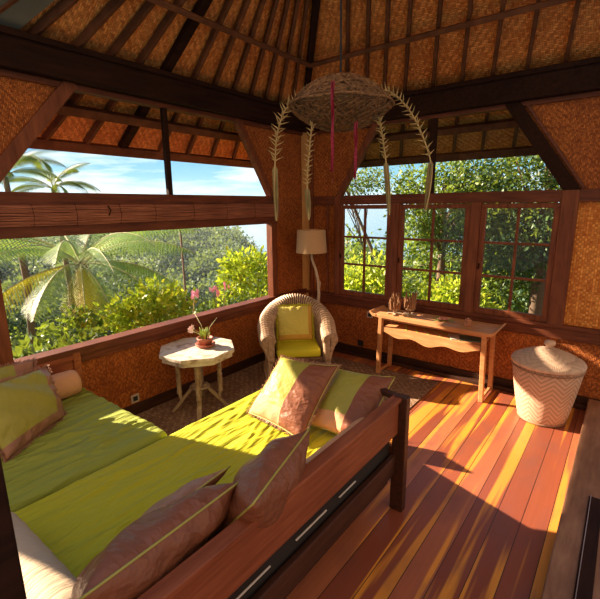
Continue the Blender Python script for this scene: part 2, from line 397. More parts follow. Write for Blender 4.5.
# ------------------------------------------------------------------ daybeds
def slab(name, xs, ys, z0, z1, mat, parent, seed=1, amp=.008, skew=0.0, nw=46):
    """soft mattress: dense top with real wrinkles. skew: extra x at the high-y side of the far end"""
    nx, ny = 230, 130; R = .045
    g = np.random.default_rng(seed)
    u = np.linspace(0, 1, nx); v = np.linspace(0, 1, ny); U, W = np.meshgrid(u, v, indexing='ij')
    X = xs[0] + (xs[1] - xs[0] + skew*W)*U; Y = ys[0] + (ys[1]-ys[0])*W
    ex = np.minimum(U, 1-U)*abs(xs[1]-xs[0]); ey = np.minimum(W, 1-W)*abs(ys[1]-ys[0])
    Z = np.full_like(X, z1)
    for _ in range(nw):     # long soft folds, mostly running down the bed with a slant
        cx, cy = g.uniform(*xs), g.uniform(*ys); a = g.uniform(-.55, .25); L = g.uniform(.2, .55); wdt = g.uniform(.010, .022)
        dx, dy = X-cx, Y-cy; p = dx*math.cos(a)+dy*math.sin(a); q = -dx*math.sin(a)+dy*math.cos(a) + .05*np.sin(p*6+cx)
        Z += amp*g.uniform(.5, 1.3)*np.exp(-(p/L)**2 - (q/wdt)**2)
    for e in (ex, ey):
        k = np.clip(e/R, 0, 1); Z -= R*(1-np.sqrt(np.clip(1-(1-k)**2, 0, 1)))
    m = MB(); vs = np.stack([X, Y, Z], -1).reshape(-1, 3)
    fs = [(i*ny+j, (i+1)*ny+j, (i+1)*ny+j+1, i*ny+j+1) for i in range(nx-1) for j in range(ny-1)]
    m.add(vs.tolist(), fs)
    bd = [i*ny for i in range(nx)] + [(nx-1)*ny+j for j in range(1, ny)] + [i*ny+ny-1 for i in range(nx-2, -1, -1)] + [j for j in range(ny-2, 0, -1)]
    n0 = len(m.v); lowv = [(m.v[b][0], m.v[b][1], z0) for b in bd]; m.v += lowv; L = len(bd)
    for k in range(L): m.f.append((bd[k], bd[(k+1) % L], n0+(k+1) % L, n0+k)); m.m.append(0)
    m.f.append(tuple(n0+k for k in range(L))); m.m.append(0)
    return m.build(name, mat, parent, smooth=True)

# daybed along the left wall
b1 = empty('daybed', (-4.3, -.6, 0), 0, 'green-sheeted daybed pushed against the wall under the big open window, left of the octagonal table', 'daybed')
def loc(mb, e):    # shift a world-space MB into the frame of an (unrotated) empty
    L = e.location; mb.v = [(x-L[0], y-L[1], z-L[2]) for x, y, z in mb.v]; return mb
def part(mb, name, m, e, **k): return loc(mb, e).build(name, m, e, **k)
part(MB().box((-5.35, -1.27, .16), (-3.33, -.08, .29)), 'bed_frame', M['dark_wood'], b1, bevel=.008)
o = slab('mattress', (-5.35, -3.30), (-1.31, -.075), .292, .50, M['sheet2'], None, 3, .013, nw=75); o.parent = b1; o.matrix_parent_inverse = Matrix.Translation(-b1.location)
bk = MB().box((-5.35, -.05, .30), (-3.34, -.032, .76)); part(bk, 'back_panel', M['red_wood'], b1, bevel=.005)
part(MB().box((-5.35, -.07, .745), (-3.34, -.028, .785)), 'back_rail', M['red_wood'], b1, bevel=.006)
part(MB().box((-3.345, -.072, 0), (-3.285, -.028, .80)), 'back_post', M['red_wood_y'], b1, bevel=.006)
for x, y in ((-3.40, -1.2), (-5.3, -1.2), (-5.3, -.2)): part(MB().box((x-.03, y-.03, 0), (x+.03, y+.03, .16)), 'leg', M['dark_wood'], b1, bevel=.005)

# the larger daybed with the long plank back
b2 = empty('daybed', (-3.4, -1.95, 0), 0, 'lime-sheeted wooden daybed with a long plank back rail facing the open floor', 'daybed')
o = slab('mattress', (-4.42, -2.50), (-2.54, -1.35), .30, .505, M['sheet'], None, 11, .008, skew=.31); o.parent = b2; o.matrix_parent_inverse = Matrix.Translation(-b2.location)
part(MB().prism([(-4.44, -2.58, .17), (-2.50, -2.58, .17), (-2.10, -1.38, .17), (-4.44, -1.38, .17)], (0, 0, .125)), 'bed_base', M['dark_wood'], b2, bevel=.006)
part(MB().box((-4.52, -2.64, .565), (-2.505, -2.60, .80)), 'back_plank', M['red_wood'], b2, bevel=.006)
part(MB().box((-4.52, -2.655, .785), (-2.47, -2.585, .812)), 'top_rail', M['red_wood'], b2, bevel=.006)
part(MB().box((-4.52, -2.635, .28), (-2.505, -2.60, .41)), 'side_rail', M['dark_wood'], b2, bevel=.006)  # dark wood here puts the rail's shadow into its colour
part(MB().box((-2.505, -2.69, 0), (-2.445, -2.60, .82)), 'back_post', M['dark_wood'], b2, bevel=.006)
part(MB().box((-4.52, -2.68, 0), (-4.46, -2.60, .50)), 'leg', M['dark_wood'], b2, bevel=.006)
part(MB().box((-4.50, -1.44, 0), (-4.44, -1.38, .17)), 'leg', M['dark_wood'], b2, bevel=.006)
part(MB().box((-4.46, -2.585, .30), (-2.51, -2.565, .56)), 'gap_shade_board', M['void'], b2)  # dark board added to fill the gap with shade
# end panel, running from the back post to a low post at the open corner
pA, pB = V(-2.455, -2.60, 0), V(-2.06, -1.33, 0)
pC, pD = pA.lerp(pB, .22), pB.lerp(pA, .25)
part(MB().bar(pA+V(0, 0, .79), pC+V(0, 0, .775), .045, .04), 'end_rail', M['dark_wood'], b2, bevel=.006)
part(MB().bar(pA+V(0, 0, .33), pB+V(0, 0, .33), .022, .20), 'end_panel', M['red_wood_y'], b2, bevel=.004)
part(MB().bar(pB+V(0, 0, .48), pD+V(0, 0, .47), .03, .27), 'corner_board', M['red_wood_y'], b2, bevel=.006)
part(MB().bar(pB, pB+V(0, 0, .63), .06, .06, up=(1, .2, 0)), 'corner_post', M['red_wood_y'], b2, bevel=.006)
# near end board
part(MB().box((-4.56, -2.60, .17), (-4.52, -1.42, .56)), 'end_board', M['red_wood_y'], b2, bevel=.006)
for x0, x1 in ((-3.98, -3.70), (-3.52, -3.27), (-3.15, -2.98)):
    part(MB().box((x0, -2.612, .478), (x1, -2.606, .483)), 'light_slit', M['pale'], b2)  # pale strips painted in as slits of light through the gap

# ------------------------------------------------------------------ cushions
def cushion(name, cs, th, label, group=None, cat='cushion', front=0, back=1, mats=None, band=None, seed=1, wr=.004, concave=.05, pipe=True, fringe=None, nrm=None, tri=None):
    """cs: corners BL, BR, TR, TL in 3D, seen from the front side"""
    g = np.random.default_rng(seed); N = 41
    BL, BR, TR, TL = [np.array(c, float) for c in cs]; ctr = (BL+BR+TR+TL)/4
    nn = np.cross(BR-BL, TL-BL); nn /= np.linalg.norm(nn)
    root = empty(name, tuple(ctr), 0, label, cat, group)
    def P(u, v, side):
        uu = u*2-1; vv = v*2-1
        # outline pulled in between the pointed corners
        ku = 1 - concave*(1-vv**2)*1.0; kv = 1 - concave*(1-uu**2)*1.0
        a, b = .5+.5*uu*ku, .5+.5*vv*kv
        p = BL*(1-a)*(1-b) + BR*a*(1-b) + TR*a*b + TL*(1-a)*b
        t = ((1-abs(uu)**2.4)*(1-abs(vv)**2.4)); t = max(t, 0)**.55*th/2
        # puckers radiating from the seam
        e = 1 - max(abs(uu), abs(vv)); ang = math.atan2(vv, uu)
        puck = wr*math.sin(ang*13+seed+side)*math.exp(-(e/.22)**2)*min(1, e*12) + wr*.8*math.sin(uu*5+vv*7+seed)*min(1, e*6)
        return p + nn*side*(t+puck) - ctr
    body = MB(); idx = {}
    for side in (1, -1):
        for i in range(N):
            for j in range(N):
                if side == -1 and (i in (0, N-1) or j in (0, N-1)): idx[(side, i, j)] = idx[(1, i, j)]; continue
                idx[(side, i, j)] = len(body.v); body.v.append(tuple(P(i/(N-1), j/(N-1), side)))
        for i in range(N-1):
            for j in range(N-1):
                f = (idx[(side, i, j)], idx[(side, i+1, j)], idx[(side, i+1, j+1)], idx[(side, i, j+1)])
                u, v = (i+.5)/(N-1), (j+.5)/(N-1)
                mi = (front if side == 1 else back)
                if side == 1 and band:
                    for (ua, ub, va, vb, k) in band:
                        if ua <= u <= ub and va <= v <= vb: mi = k
                body.f.append(f if side == 1 else f[::-1]); body.m.append(mi)
    body.build('cover', mats, root, smooth=True)
    if pipe or fringe:
        pts = [P(t, 0, 0) for t in np.linspace(0, 1, 14)] + [P(1, t, 0) for t in np.linspace(0, 1, 14)][1:] + [P(t, 1, 0) for t in np.linspace(1, 0, 14)][1:] + [P(0, t, 0) for t in np.linspace(1, 0, 14)][1:]
        if pipe: MB().tube(pts, .0045, 6, caps=False).build('piping', M['piping'], root, smooth=True)
        if fringe:
            fr = MB()
            for k in range(len(pts)-1):
                for q in range(5):
                    p = np.array(pts[k])*(1-q/5)+np.array(pts[k+1])*(q/5); d = p/np.linalg.norm(p)
                    d = d + nn*g.uniform(-.5, .5) + g.normal(0, .15, 3); fr.bar(p, p+d*.024, .008, .004, taper=.4)
            fr.build('fringe', fringe, root)
    return root
G1 = [M['green_silk'], M['brown_silk'], M['pink_brown'], M['peach']]
cushion('scatter_cushion', [(-2.830, -1.613, 0.530), (-2.917, -2.180, 0.539), (-2.465, -2.161, 0.904), (-2.590, -1.738, 0.914)], .17,
        'green and copper-brown silk cushion, front one of the pair on the lime daybed', 'silk cushions on the lime daybed', mats=G1,
        band=[(0, 1, 0, .24, 3), (0, .3, 0, .34, 3), (.60, 1, 0, 1, 1)], seed=3, concave=.07, fringe=M['pink_brown'])
cushion('scatter_cushion', [(-2.725, -2.046, 0.539), (-2.744, -2.516, 0.558), (-2.292, -2.507, 0.847), (-2.398, -2.103, 0.847)], .15,
        'green and dark-brown silk cushion tucked behind the other at the rail corner', 'silk cushions on the lime daybed', mats=G1,
        band=[(0, 1, 0, .26, 3), (.66, 1, 0, 1, 1)], seed=5, concave=.06)
BR_ = [M['brown_silk'], M['brown_silk'], M['pink_brown'], M['green_silk']]
cushion('scatter_cushion', [(-3.840, -2.353, 0.530), (-3.340, -2.334, 0.530), (-3.321, -2.545, 0.943), (-3.878, -2.699, 0.943)], .27,
        'copper-brown cushion with olive piping leaning on the back rail, its corner nearest the green pair', 'brown cushions along the back rail', mats=BR_,
        seed=8, concave=.045, wr=.009)
cushion('scatter_cushion', [(-4.397, -2.238, 0.530), (-3.897, -2.219, 0.530), (-3.772, -2.526, 0.904), (-4.435, -2.564, 0.924)], .25,
        'copper-brown piped cushion in the foreground, nearest the bottom edge of the photo', 'brown cushions along the back rail', mats=[M['brown_silk'], M['brown_silk'], M['brown_silk'], M['green_silk']],
        seed=12, concave=.045, wr=.010)
cushion('scatter_cushion', [(-4.147, -2.046, 0.530), (-3.686, -2.036, 0.530), (-3.676, -2.353, 0.847), (-4.128, -2.382, 0.847)], .12,
        'dark brown cushion showing only two pointed corners beyond the foreground cushion', 'brown cushions along the back rail', mats=[M['brown_silk'], M['pink_brown'], M['brown_silk'], M['brown_silk']],
        seed=21, concave=.11)
# cushion on the left daybed (two, overlapping)
cushion('scatter_cushion', [(-4.128, -0.854, 0.510), (-3.647, -0.546, 0.510), (-3.647, -0.335, 0.847), (-4.185, -0.546, 0.904)], .17,
        'large green silk cushion with pinkish ruched seam leaning on the wall-side daybed', 'silk cushions on the wall daybed', mats=[M['green_silk'], M['brown_silk'], M['pink_brown'], M['peach']],
        band=[(0, 1, 0, .14, 2), (.86, 1, 0, 1, 2)], seed=31, concave=.05, wr=.010, pipe=False, fringe=M['pink_brown'])
cushion('scatter_cushion', [(-4.512, -0.604, 0.510), (-3.763, -0.489, 0.520), (-3.705, -0.268, 0.904), (-4.416, -0.297, 0.962)], .13,
        'green silk cushion with frilled pink edge, behind the larger wall-side cushion', 'silk cushions on the wall daybed', mats=[M['green_silk'], M['green_silk'], M['pink_brown'], M['peach']],
        band=[(.80, 1, 0, 1, 2)], seed=33, concave=.03, wr=.009, pipe=False, fringe=M['pink_brown'])

def bolster(a, b, r, mat, label, sag=.0, group='bolsters', seed=1):
    a, b = V(*a), V(*b); mid = (a+b)/2; root = empty('bolster', mid, 0, label, 'bolster', group)
    L = (b-a).length; n = 34; pts = []; rs = []
    for i in range(n):
        t = i/(n-1); e = min(t, 1-t)*L
        k = math.sqrt(max(0, 1-(1-min(e/(r*.55), 1))**2)); pts.append(a+(b-a)*t - mid); rs.append(max(.012, r*(.30+.70*k)*(1+.012*math.sin(t*40+seed))))
    MB().tube(pts, rs, 28).build('cover', mat, root, smooth=True)
    for s, p in ((-1, pts[0]), (1, pts[-1])):
        d = (b-a).normalized()*s
        MB().tube([p-d*.004, p+d*.008], [.014, .009], 12).build('button', mat, root, smooth=True)
    return root
bolster((-3.37, -.19, .605), (-4.25, -.19, .605), .105, M['peach'], 'peach bolster lying along the back panel of the wall daybed')
bolster((-2.60, -2.485, .595), (-3.34, -2.485, .595), .09, M['peach'], 'peach bolster lying along the plank back rail of the lime daybed')
bolster((-4.40, -1.56, .60), (-4.39, -2.36, .60), .10, M['cream'], 'cream bolster across the near end of the lime daybed in the lower left corner')

# ------------------------------------------------------------------ wicker armchair
def wicker_mat(name, c1, c2, sc=1):
    t = NT(name); v = t.mapped((1, 1, 1)); n = t.noise(v, 30, 4); n2 = t.noise(v, 4, 2)
    col = t.ramp(n, [(.3, c1), (.7, c2)]); col = t.mix(t.math('MULTIPLY', n2, .5), col, c1)
    t.bump(n, .3, .004); return t.set(Base_Color=col, Roughness=.5)
M['wicker'] = wicker_mat('grey_brown_wicker', (.28, .17, .10), (.60, .42, .28))
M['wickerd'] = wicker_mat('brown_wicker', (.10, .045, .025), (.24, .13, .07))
ch = empty('wicker_armchair', (-1.10, -.70, 0), 0, 'rounded grey-brown wicker armchair in the corner between the window walls', 'armchair')
ch.rotation_euler[2] = math.atan2(-.38, .36) + 0.0     # local +x -> along the seat front, front towards local -y
GR = []
def chair_shell():
    def Hh(th):        # rim height
        a = abs(th)/math.radians(128); return .62 + .32*(math.cos(min(1, a)*PI)*.5+.5)**.9
    m = MB(); ns = 50; per = 6; n = ns*per; prof_n = 26
    TH = math.radians(128); rows = []
    for i in range(n+1):
        th = -TH + 2*TH*i/n; h = Hh(th); ph = (i % per)/per; cor = .018*abs(math.sin(ph*PI)) - .009
        # plan: rounded horseshoe; straight arms at the front
        ca, sa = math.cos(th), math.sin(th)
        rx, ry = .365, .33
        cx, cy = rx*sa, ry*ca
        if abs(th) > PI/2: cx = math.copysign(rx - .03*(abs(th)-PI/2), sa); cy = -(abs(th)-PI/2)*.48
        cy -= .0
        nrm = V(sa, ca, 0) if abs(th) <= PI/2 else V(math.copysign(1, sa), -.04, 0)
        rr = .088 + .006*math.cos(th)    # roll radius
        row = []
        def P(off, z): row.append(V(cx, cy, 0) + nrm*off + V(0, 0, z))
        for k in range(6): P(-rr*.75 - cor, .30 + (h-rr-.30)*k/6)
        for k in range(11):
            a = PI - PI*1.12*k/10; P((rr+cor)*math.cos(a)*1.0, h-rr + (rr+cor)*math.sin(a))
        for k in range(9):
            t = (k+1)/9; z = (h-rr-.02)*(1-t) + .02*t
            P(rr*.86 + cor - .05*math.sin(t*PI) - .05*t + .02*t*t, z)
        rows.append(row)
    k = len(rows[0]); vs = [p for r in rows for p in r]
    fs = [(i*k+j, (i+1)*k+j, (i+1)*k+j+1, i*k+j+1) for i in range(n) for j in range(k-1)]
    m.add(vs, fs); m.m = [1 if (q // (k-1)) % per in (0, per-1) else 0 for q in range(len(fs))]  # groove columns in dark wicker: shade between the ribs put into colour
    m.f.append(tuple(range(k))); m.m.append(0); m.f.append(tuple(range(n*k, n*k+k))[::-1]); m.m.append(0)
    return m, rows
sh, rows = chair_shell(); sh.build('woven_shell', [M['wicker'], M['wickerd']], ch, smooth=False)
# looped canes on the two arm fronts
for side, row in ((-1, rows[0]), (1, rows[-1])):
    c = sum(row[4:20], V(0, 0, 0))/16
    m = MB()
    for s in (1.0, .80, .60, .40, .2):
        path = []
        for p in row: path.append(V(c.x + (p.x-c.x)*s*.97, p.y-.008, max(.03, .50+(p.z-.50)*(s*.3+.7)) if p.z > .5 else p.z))
        m.tube(path, .0085, 6)
    m.build('arm_front', M['wicker'], ch, smooth=True)
# horizontal canes round the foot of the shell
for z in (.035, .06, .085):
    m = MB(); m.tube([V(r[-1].x, r[-1].y, z)*1.0 + V(0, 0, 0) for r in rows[::12]], .009, 6); m.build('foot_binding', M['wickerd'], ch, smooth=True)
# seat and woven apron
MB().box((-.29, -.27, .28), (.29, .27, .325)).build('seat', M['wickerd'], ch, bevel=.01)
def basketweave(x0, x1, z0, z1, y, nx, nz, r=.007):
    m = MB()
    for i in range(nx+1):
        x = x0+(x1-x0)*i/nx; m.tube([(x, y, z0), (x, y, z1)], r*.8, 6)
    for j in range(nz):
        z = z0+(z1-z0)*(j+.5)/nz; pts = [(x0+(x1-x0)*k/(nx*2), y-.008*math.cos(k*PI/2+j*PI)*(1 if k % 2 == 0 else 0), z) for k in range(nx*2+1)]
        m.tube(pts, r*1.15, 5)
    return m
basketweave(-.27, .27, .04, .32, -.275, 16, 17).build('apron', M['wickerd'], ch, smooth=True)
for s in (-1, 1): MB().tube([(s*.29, -.27, .0), (s*.29, -.27, .33)], .016, 8).build('leg', M['wickerd'], ch)
for s in (-1, 1): MB().tube([(s*.22, .22, .0), (s*.22, .22, .30)], .016, 8).build('leg', M['wickerd'], ch)

def local_to_world(e, p): return Matrix.Rotation(e.rotation_euler[2], 4, 'Z') @ V(*p) + e.location
# seat cushion
sc_ = empty('seat_cushion', local_to_world(ch, (0, -.03, .328)), ch.rotation_euler[2], 'flat bright yellow-green seat cushion of the wicker armchair', 'cushion')
mm = MB().box((-.25, -.25, .0), (.25, .20, .095)); o = mm.build('cover', M['yellow'], sc_, bevel=.03, smooth=True); o.modifiers[0].segments = 4
mm = MB(); loopp = [(-.243, -.243), (.243, -.243), (.243, .193), (-.243, .193), (-.243, -.243)]
MB().tube([(x, y, .078) for x, y in loopp], .004, 6).build('piping', M['piping'], sc_)
cc = [local_to_world(ch, p) for p in ((-.22, .02, .44), (.20, .02, .44), (.205, .19, .83), (-.225, .19, .83))]
cushion('scatter_cushion', cc, .13, 'yellow-green cushion with ochre edges propped in the wicker armchair', mats=[M['yellowpale'], M['peach'], M['ochre']],
        band=[(.88, 1, 0, 1, 2), (0, 1, 0, .14, 2)], seed=41, concave=.03, wr=.005, pipe=False, fringe=M['yellow'])

# ------------------------------------------------------------------ floor lamp
M['driftwood'] = wood('pale_driftwood', (.42, .30, .20), (.68, .54, .40), .6, (6, 6, 2))
M['shade'] = NT('parchment_shade').m
t = NT('parchment_lampshade'); n = t.noise(t.mapped((1, 1, 6)), 20, 4); t.put(t.b.inputs['Base Color'], t.mix(n, (.56, .35, .19), (.44, .26, .13))); t.bump(n, .2, .003)
t.b.inputs['Roughness'].default_value = .8; M['shade'] = t.m
lp = empty('floor_lamp', (-.42, -.42, 0), 0, 'driftwood floor lamp with drum shade standing behind the wicker armchair', 'lamp')
MB().lathe([(.13, 0), (.14, .012), (.12, .03), (.03, .045)], 28).build('base', M['driftwood'], lp, smooth=True)
path = [(0, 0, .03), (.02, -.01, .3), (.055, -.045, .6), (.075, -.065, .85), (.068, -.06, 1.02), (.04, -.04, 1.18), (.005, -.005, 1.32), (-.005, 0, 1.42)]
MB().tube(path, [.026, .024, .022, .021, .019, .018, .017, .013], 10).build('stem', M['driftwood'], lp, smooth=True)
MB().tube([(.078, -.066, .93), (.09, -.075, .99), (.085, -.07, 1.03)], [.014, .010, .006], 8).build('branch_stub', M['driftwood'], lp, smooth=True)
m = MB(); n = 40; prof = [(.20, 1.41), (.182, 1.70), (.178, 1.70), (.196, 1.41)]
vs = [(r*math.cos(2*PI*k/n), r*math.sin(2*PI*k/n), z) for r, z in prof for k in range(n)]
m.add(vs, [(i*n+k, i*n+(k+1) % n, ((i+1) % 4)*n+(k+1) % n, ((i+1) % 4)*n+k) for i in range(4) for k in range(n)])
m.build('lamp_shade', M['shade'], lp, smooth=False)
m = MB(); m.tube([(0, 0, 1.42), (0, 0, 1.50)], .018, 10); 
for a in (0, 2.1, 4.2): m.tube([(0, 0, 1.44), (.178*math.cos(a), .178*math.sin(a), 1.42)], .003, 5)
m.build('lamp_holder', M['beam'], lp)

# ------------------------------------------------------------------ octagonal side table
M['whitewood'] = NT('weathered_whitewashed_wood').m
t = NT('weathered_white_wood'); v = t.mapped((1, 1, 1)); n = t.noise(v, 9, 5, .6); n2 = t.noise(t.mapped((2, 14, 2)), 6, 4)
col = t.ramp(n, [(.35, (.28, .19, .13)), (.48, (.62, .55, .47)), (.7, (.76, .71, .64))]); col = t.mix(t.math('MULTIPLY', n2, .4), col, (.35, .25, .18)); t.bump(n2, .25, .005)
M['whitewood'] = t.set(Base_Color=col, Roughness=.6)
M['tleg'] = wood('worn_table_legs', (.24, .15, .09), (.50, .38, .27), .6, (6, 6, 3), 4, .4)
tb = empty('side_table', (-2.36, -.46, 0), .12, 'whitewashed octagonal side table with carved legs below the open window', 'table')
m = MB(); n = 8; R_, th = .375, .035
def octa(r, z): return [(r*math.cos(PI/8+k*PI/4), r*math.sin(PI/8+k*PI/4), z) for k in range(8)]
TZ = .665
m.prism(octa(R_, TZ-th), (0, 0, th)); m.build('table_top', M['whitewood'], tb, bevel=.005)
m = MB()
for k in range(8):
    a = V(*octa(.345, TZ-th-.022)[k]); b = V(*octa(.345, TZ-th-.022)[(k+1) % 8]); m.bar(a, b, .014, .044)
m.build('apron', M['whitewood'], tb, bevel=.003)
def turned(x, y, z0, z1, lean=0):
    L = z1-z0; pr = []
    for i in range(40):
        t_ = i/39; r = .019+.006*math.sin(t_*PI*2)
        if .35 < t_ < .92: r = .017+.009*abs(math.sin((t_-.35)*PI*9))
        if t_ < .06 or t_ > .94: r = .026
        pr.append((r, z0+L*t_))
    return MB().lathe(pr, 12, (x, y, 0))
for a in (.7, 2.27, 3.84, 5.41):
    x, y = .20*math.cos(a), .20*math.sin(a)
    turned(x, y, .20, TZ-th).build('leg', M['tleg'], tb, smooth=True)
    MB().bar((x*.25, y*.25, .28), (x*1.25, y*1.25, .04), .045, .028, up=(0, 0, 1)).bar((x*1.15, y*1.15, .055), (x*1.38, y*1.38, .012), .045, .024).bar((x*.9, y*.9, .11), (x, y, .21), .03, .03).build('foot', M['tleg'], tb, bevel=.004)
turned(0, 0, .24, TZ-th).build('centre_post', M['tleg'], tb, smooth=True)
m = MB(); m.prism([(.10*math.cos(k*PI/4), .10*math.sin(k*PI/4), .25) for k in range(8)], (0, 0, .02)); m.build('shelf_block', M['tleg'], tb, bevel=.003)

# potted orchid on it
M['terracotta'] = plain('terracotta', (.34, .10, .055), .6, .2, 14)
M['potleaf'] = leafmat('succulent_leaf', (.20, .28, .06), (.45, .55, .10), trans=.25)
M['stemg'] = plain('dry_green_stem', (.42, .40, .20), .6)
pt = empty('potted_orchid', (-2.29, -.50, TZ), 0, 'small orchid with pink flowers in a terracotta pot on the octagonal table', 'potted plant')
MB().lathe([(.075, 0), (.09, .012), (.098, .03), (.094, .034), (.07, .014)], 28).build('saucer', M['terracotta'], pt, smooth=True)
MB().lathe([(.058, .012), (.074, .07), (.080, .074), (.080, .09), (.070, .09), (.066, .078), (.02, .075)], 28).build('pot', M['terracotta'], pt, smooth=True)
m = MB()
for k in range(26):
    a = random.uniform(0, 2*PI); r0 = random.uniform(0, .035); h = random.uniform(.05, .12); ln = random.uniform(.01, .05)
    p0 = V(r0*math.cos(a), r0*math.sin(a), .078); p1 = p0 + V(ln*math.cos(a)*.5, ln*math.sin(a)*.5, h*.6); p2 = p0+V(ln*math.cos(a), ln*math.sin(a), h)
    m.tube([p0, p1, p2], [.005, .0065, .003], 5)
m.build('leaf', M['potleaf'], pt, smooth=True)
M['petal'] = plain('pink_petal', (.80, .45, .66), .5, .15)
M['petalw'] = plain('white_pink_petal', (.85, .62, .68), .5, .15)
def flower(mb, c, r, tilt):
    for k in range(5):
        a = k*2*PI/5 + tilt; d = V(math.cos(a), .35*math.sin(a+1), math.sin(a)); s = V(-math.sin(a), 0, math.cos(a))
        mb.add([V(*c), V(*c)+d*r*.6+s*r*.32, V(*c)+d*r, V(*c)+d*r*.6-s*r*.32], [(0, 1, 2, 3)])
for (sx, sy, tx, ty, tz, kind) in ((-.02, 0, -.12, .05, .21, 'w'), (.01, .01, .02, .16, .30, 'n'), (.02, 0, .13, -.04, .27, 'n'), (-.01, .01, -.08, .1, .16, 'n')):
    m = MB(); m.tube([(sx, sy, .08), (sx+(tx-sx)*.35, sy+(ty-sy)*.35, .08+(tz-.08)*.55), (tx, ty, tz)], [.004, .003, .002], 5); st_ = m.build('stem', M['stemg'], pt, smooth=True)
    if kind == 'w':
        m = MB()
        for q in range(4): flower(m, (tx+random.uniform(-.02, .02), ty, tz+random.uniform(-.05, .02)), .032, q)
        m.build('flower', M['petalw'], st_)
# ------------------------------------------------------------------ console table
M['console'] = wood('orange_teak', (.46, .19, .075), (.68, .34, .15), .42, (10, 1, 10), 3)
cs = empty('console_table', (-.30, -2.02, 0), 0, 'narrow wooden console table with upswept ends and scalloped apron under the casement windows', 'table')
def Q(mb, name, m='console', **k): return part(mb, name, M[m], cs, **k)
tw = MB(); tw.prism([(-.53, -2.68, .705), (-.47, -1.38, .705), (-.12, -1.36, .705), (-.12, -2.68, .705)], (0, 0, .04)); Q(tw, 'table_top', bevel=.005)
for y0, s, xx in ((-2.66, -1, -.535), (-1.40, 1, -.475)):
    m = MB()
    prof = [(0, .745), (.03, .747), (.055, .758), (.075, .775), (.09, .77), (.065, .73), (.04, .712), (0, .71)]
    m.prism([(xx, y0+s*a, z) for a, z in prof], (-.12-xx, 0, 0)); Q(m, 'upturned_end', bevel=.003)
lg = {(0, 0): (-.50, -2.63), (1, 0): (-.145, -2.63), (0, 1): (-.45, -1.46), (1, 1): (-.145, -1.46)}
for k, (x, y) in lg.items():
    Q(MB().bar((x, y-.02*(1 if y < -2 else -1), 0), (x, y, .71), .045, .05, up=(1, 0, 0)), 'leg', bevel=.005)
Q(MB().prism([(-.50, -2.60, .575), (-.45, -1.49, .575), (-.14, -1.49, .575), (-.14, -2.60, .575)], (0, 0, .02)), 'shelf', bevel=.003)
# scalloped apron
def scallop(t): return .495 + .045*abs(t*2-1)**1.3*1.0 + .018*math.cos(t*PI*6) if True else 0
N_ = 40; pts = []
for i in range(N_+1):
    t_ = i/N_; pts.append((-.445-.052*(1-t_), -2.605+1.12*t_, scallop(t_)-.01))
pts2 = [(-.445-.052*(1-i/N_), -2.605+1.12*i/N_, .598) for i in range(N_, -1, -1)]
m = MB()
for i in range(N_):
    a, b = pts[i], pts[i+1]; c_, d_ = pts2[N_-i-1], pts2[N_-i]
    m.prism([a, b, c_, d_], (-.018, 0, 0))
Q(m, 'apron')
m = MB(); m.bar((-.49, -2.61, .695), (-.445, -1.48, .695), .02, .022); Q(m, 'front_rail', bevel=.003)
for x in (-.145,): Q(MB().bar((x, -2.61, .66), (x, -1.48, .66), .02, .10), 'back_rail', bevel=.003)
Q(MB().bar((-.49, -2.65, .03), (-.15, -2.65, .03), .025, .03), 'stretcher', bevel=.003)
Q(MB().bar((-.45, -1.44, .03), (-.15, -1.44, .03), .025, .03), 'stretcher', bevel=.003)

# twig candle lanterns
M['twig'] = wood('twig_bark', (.20, .09, .045), (.42, .23, .12), .7, (8, 8, 2))
def twig_holder(x, y, z, lean, n, R, Hh, label, rz):
    e = empty('twig_lantern', (x, y, z), rz, label, 'ornament', 'twig lanterns on the console table')
    m = MB(); m.bar((-.09, 0, .009), (.09, 0, .009), .03, .016).bar((0, -.08, .009), (0, .08, .009), .03, .016); m.build('base', M['driftwood'], e, bevel=.003)
    MB().tube([(0, 0, .015), (lean*.03, 0, .07)], .013, 8).build('stand', M['twig'], e)
    MB().lathe([(R*.8, .066), (R*.85, .074), (R*.8, .082)], 16, (lean*.03, 0, 0)).build('plate', M['driftwood'], e, smooth=True)
    for k in range(n):
        a = 2*PI*k/n*1.0 + random.uniform(-.1, .1); r = R*random.uniform(.72, 1.0); h = Hh*random.uniform(.45, 1.12)
        x0, y0 = lean*.03+r*math.cos(a)*.85, r*math.sin(a)*.85
        MB().tube([(x0, y0, .074), (x0*1.1+lean*.02, y0*1.1, .07+h*.5), (x0*1.12+lean*.05+random.uniform(-.012, .012), y0*1.15+random.uniform(-.02, .02), .07+h)], [.0095, .0085, .005], 6).build('twig', M['twig'], e)
twig_holder(-.36, -1.585, .747, -1.3, 20, .066, .20, 'twig lantern leaning at the left end of the console table', .4)
twig_holder(-.30, -1.75, .747, 0, 20, .068, .20, 'upright twig lantern, right of the leaning one on the console table', .1)
# offering of leaves with a flower
off = empty('leaf_offering', (-.30, -2.14, .746), 0, 'small flower offering on green leaves in the middle of the console top', 'ornament')
M['palmleaf'] = leafmat('offering_leaf', (.10, .22, .03), (.30, .42, .08), trans=.1)
m = MB()
for k in range(7):
    a = k*2*PI/7; L = .12+.05*(k % 2); d = V(math.cos(a), math.sin(a), 0); s = V(-math.sin(a), math.cos(a), 0)
    m.add([V(0, 0, .004), d*L*.5+s*.018+V(0, 0, .014), d*L+V(0, 0, .01), d*L*.5-s*.018+V(0, 0, .014)], [(0, 1, 2, 3)])
m.build('leaf', M['palmleaf'], off)
M['rosepetal'] = plain('dusty_rose_petal', (.55, .20, .15), .6)
m = MB()
for k in range(16):
    a = k*2.4; r = .008+.003*k; c_ = V(r*math.cos(a), r*math.sin(a), .014+.012*(1-k/16)); m.lathe([(.004, -.008), (.014, 0), (.012, .008), (.003, .012)], 8, c_)
m.build('flower', M['rosepetal'], off, smooth=True)
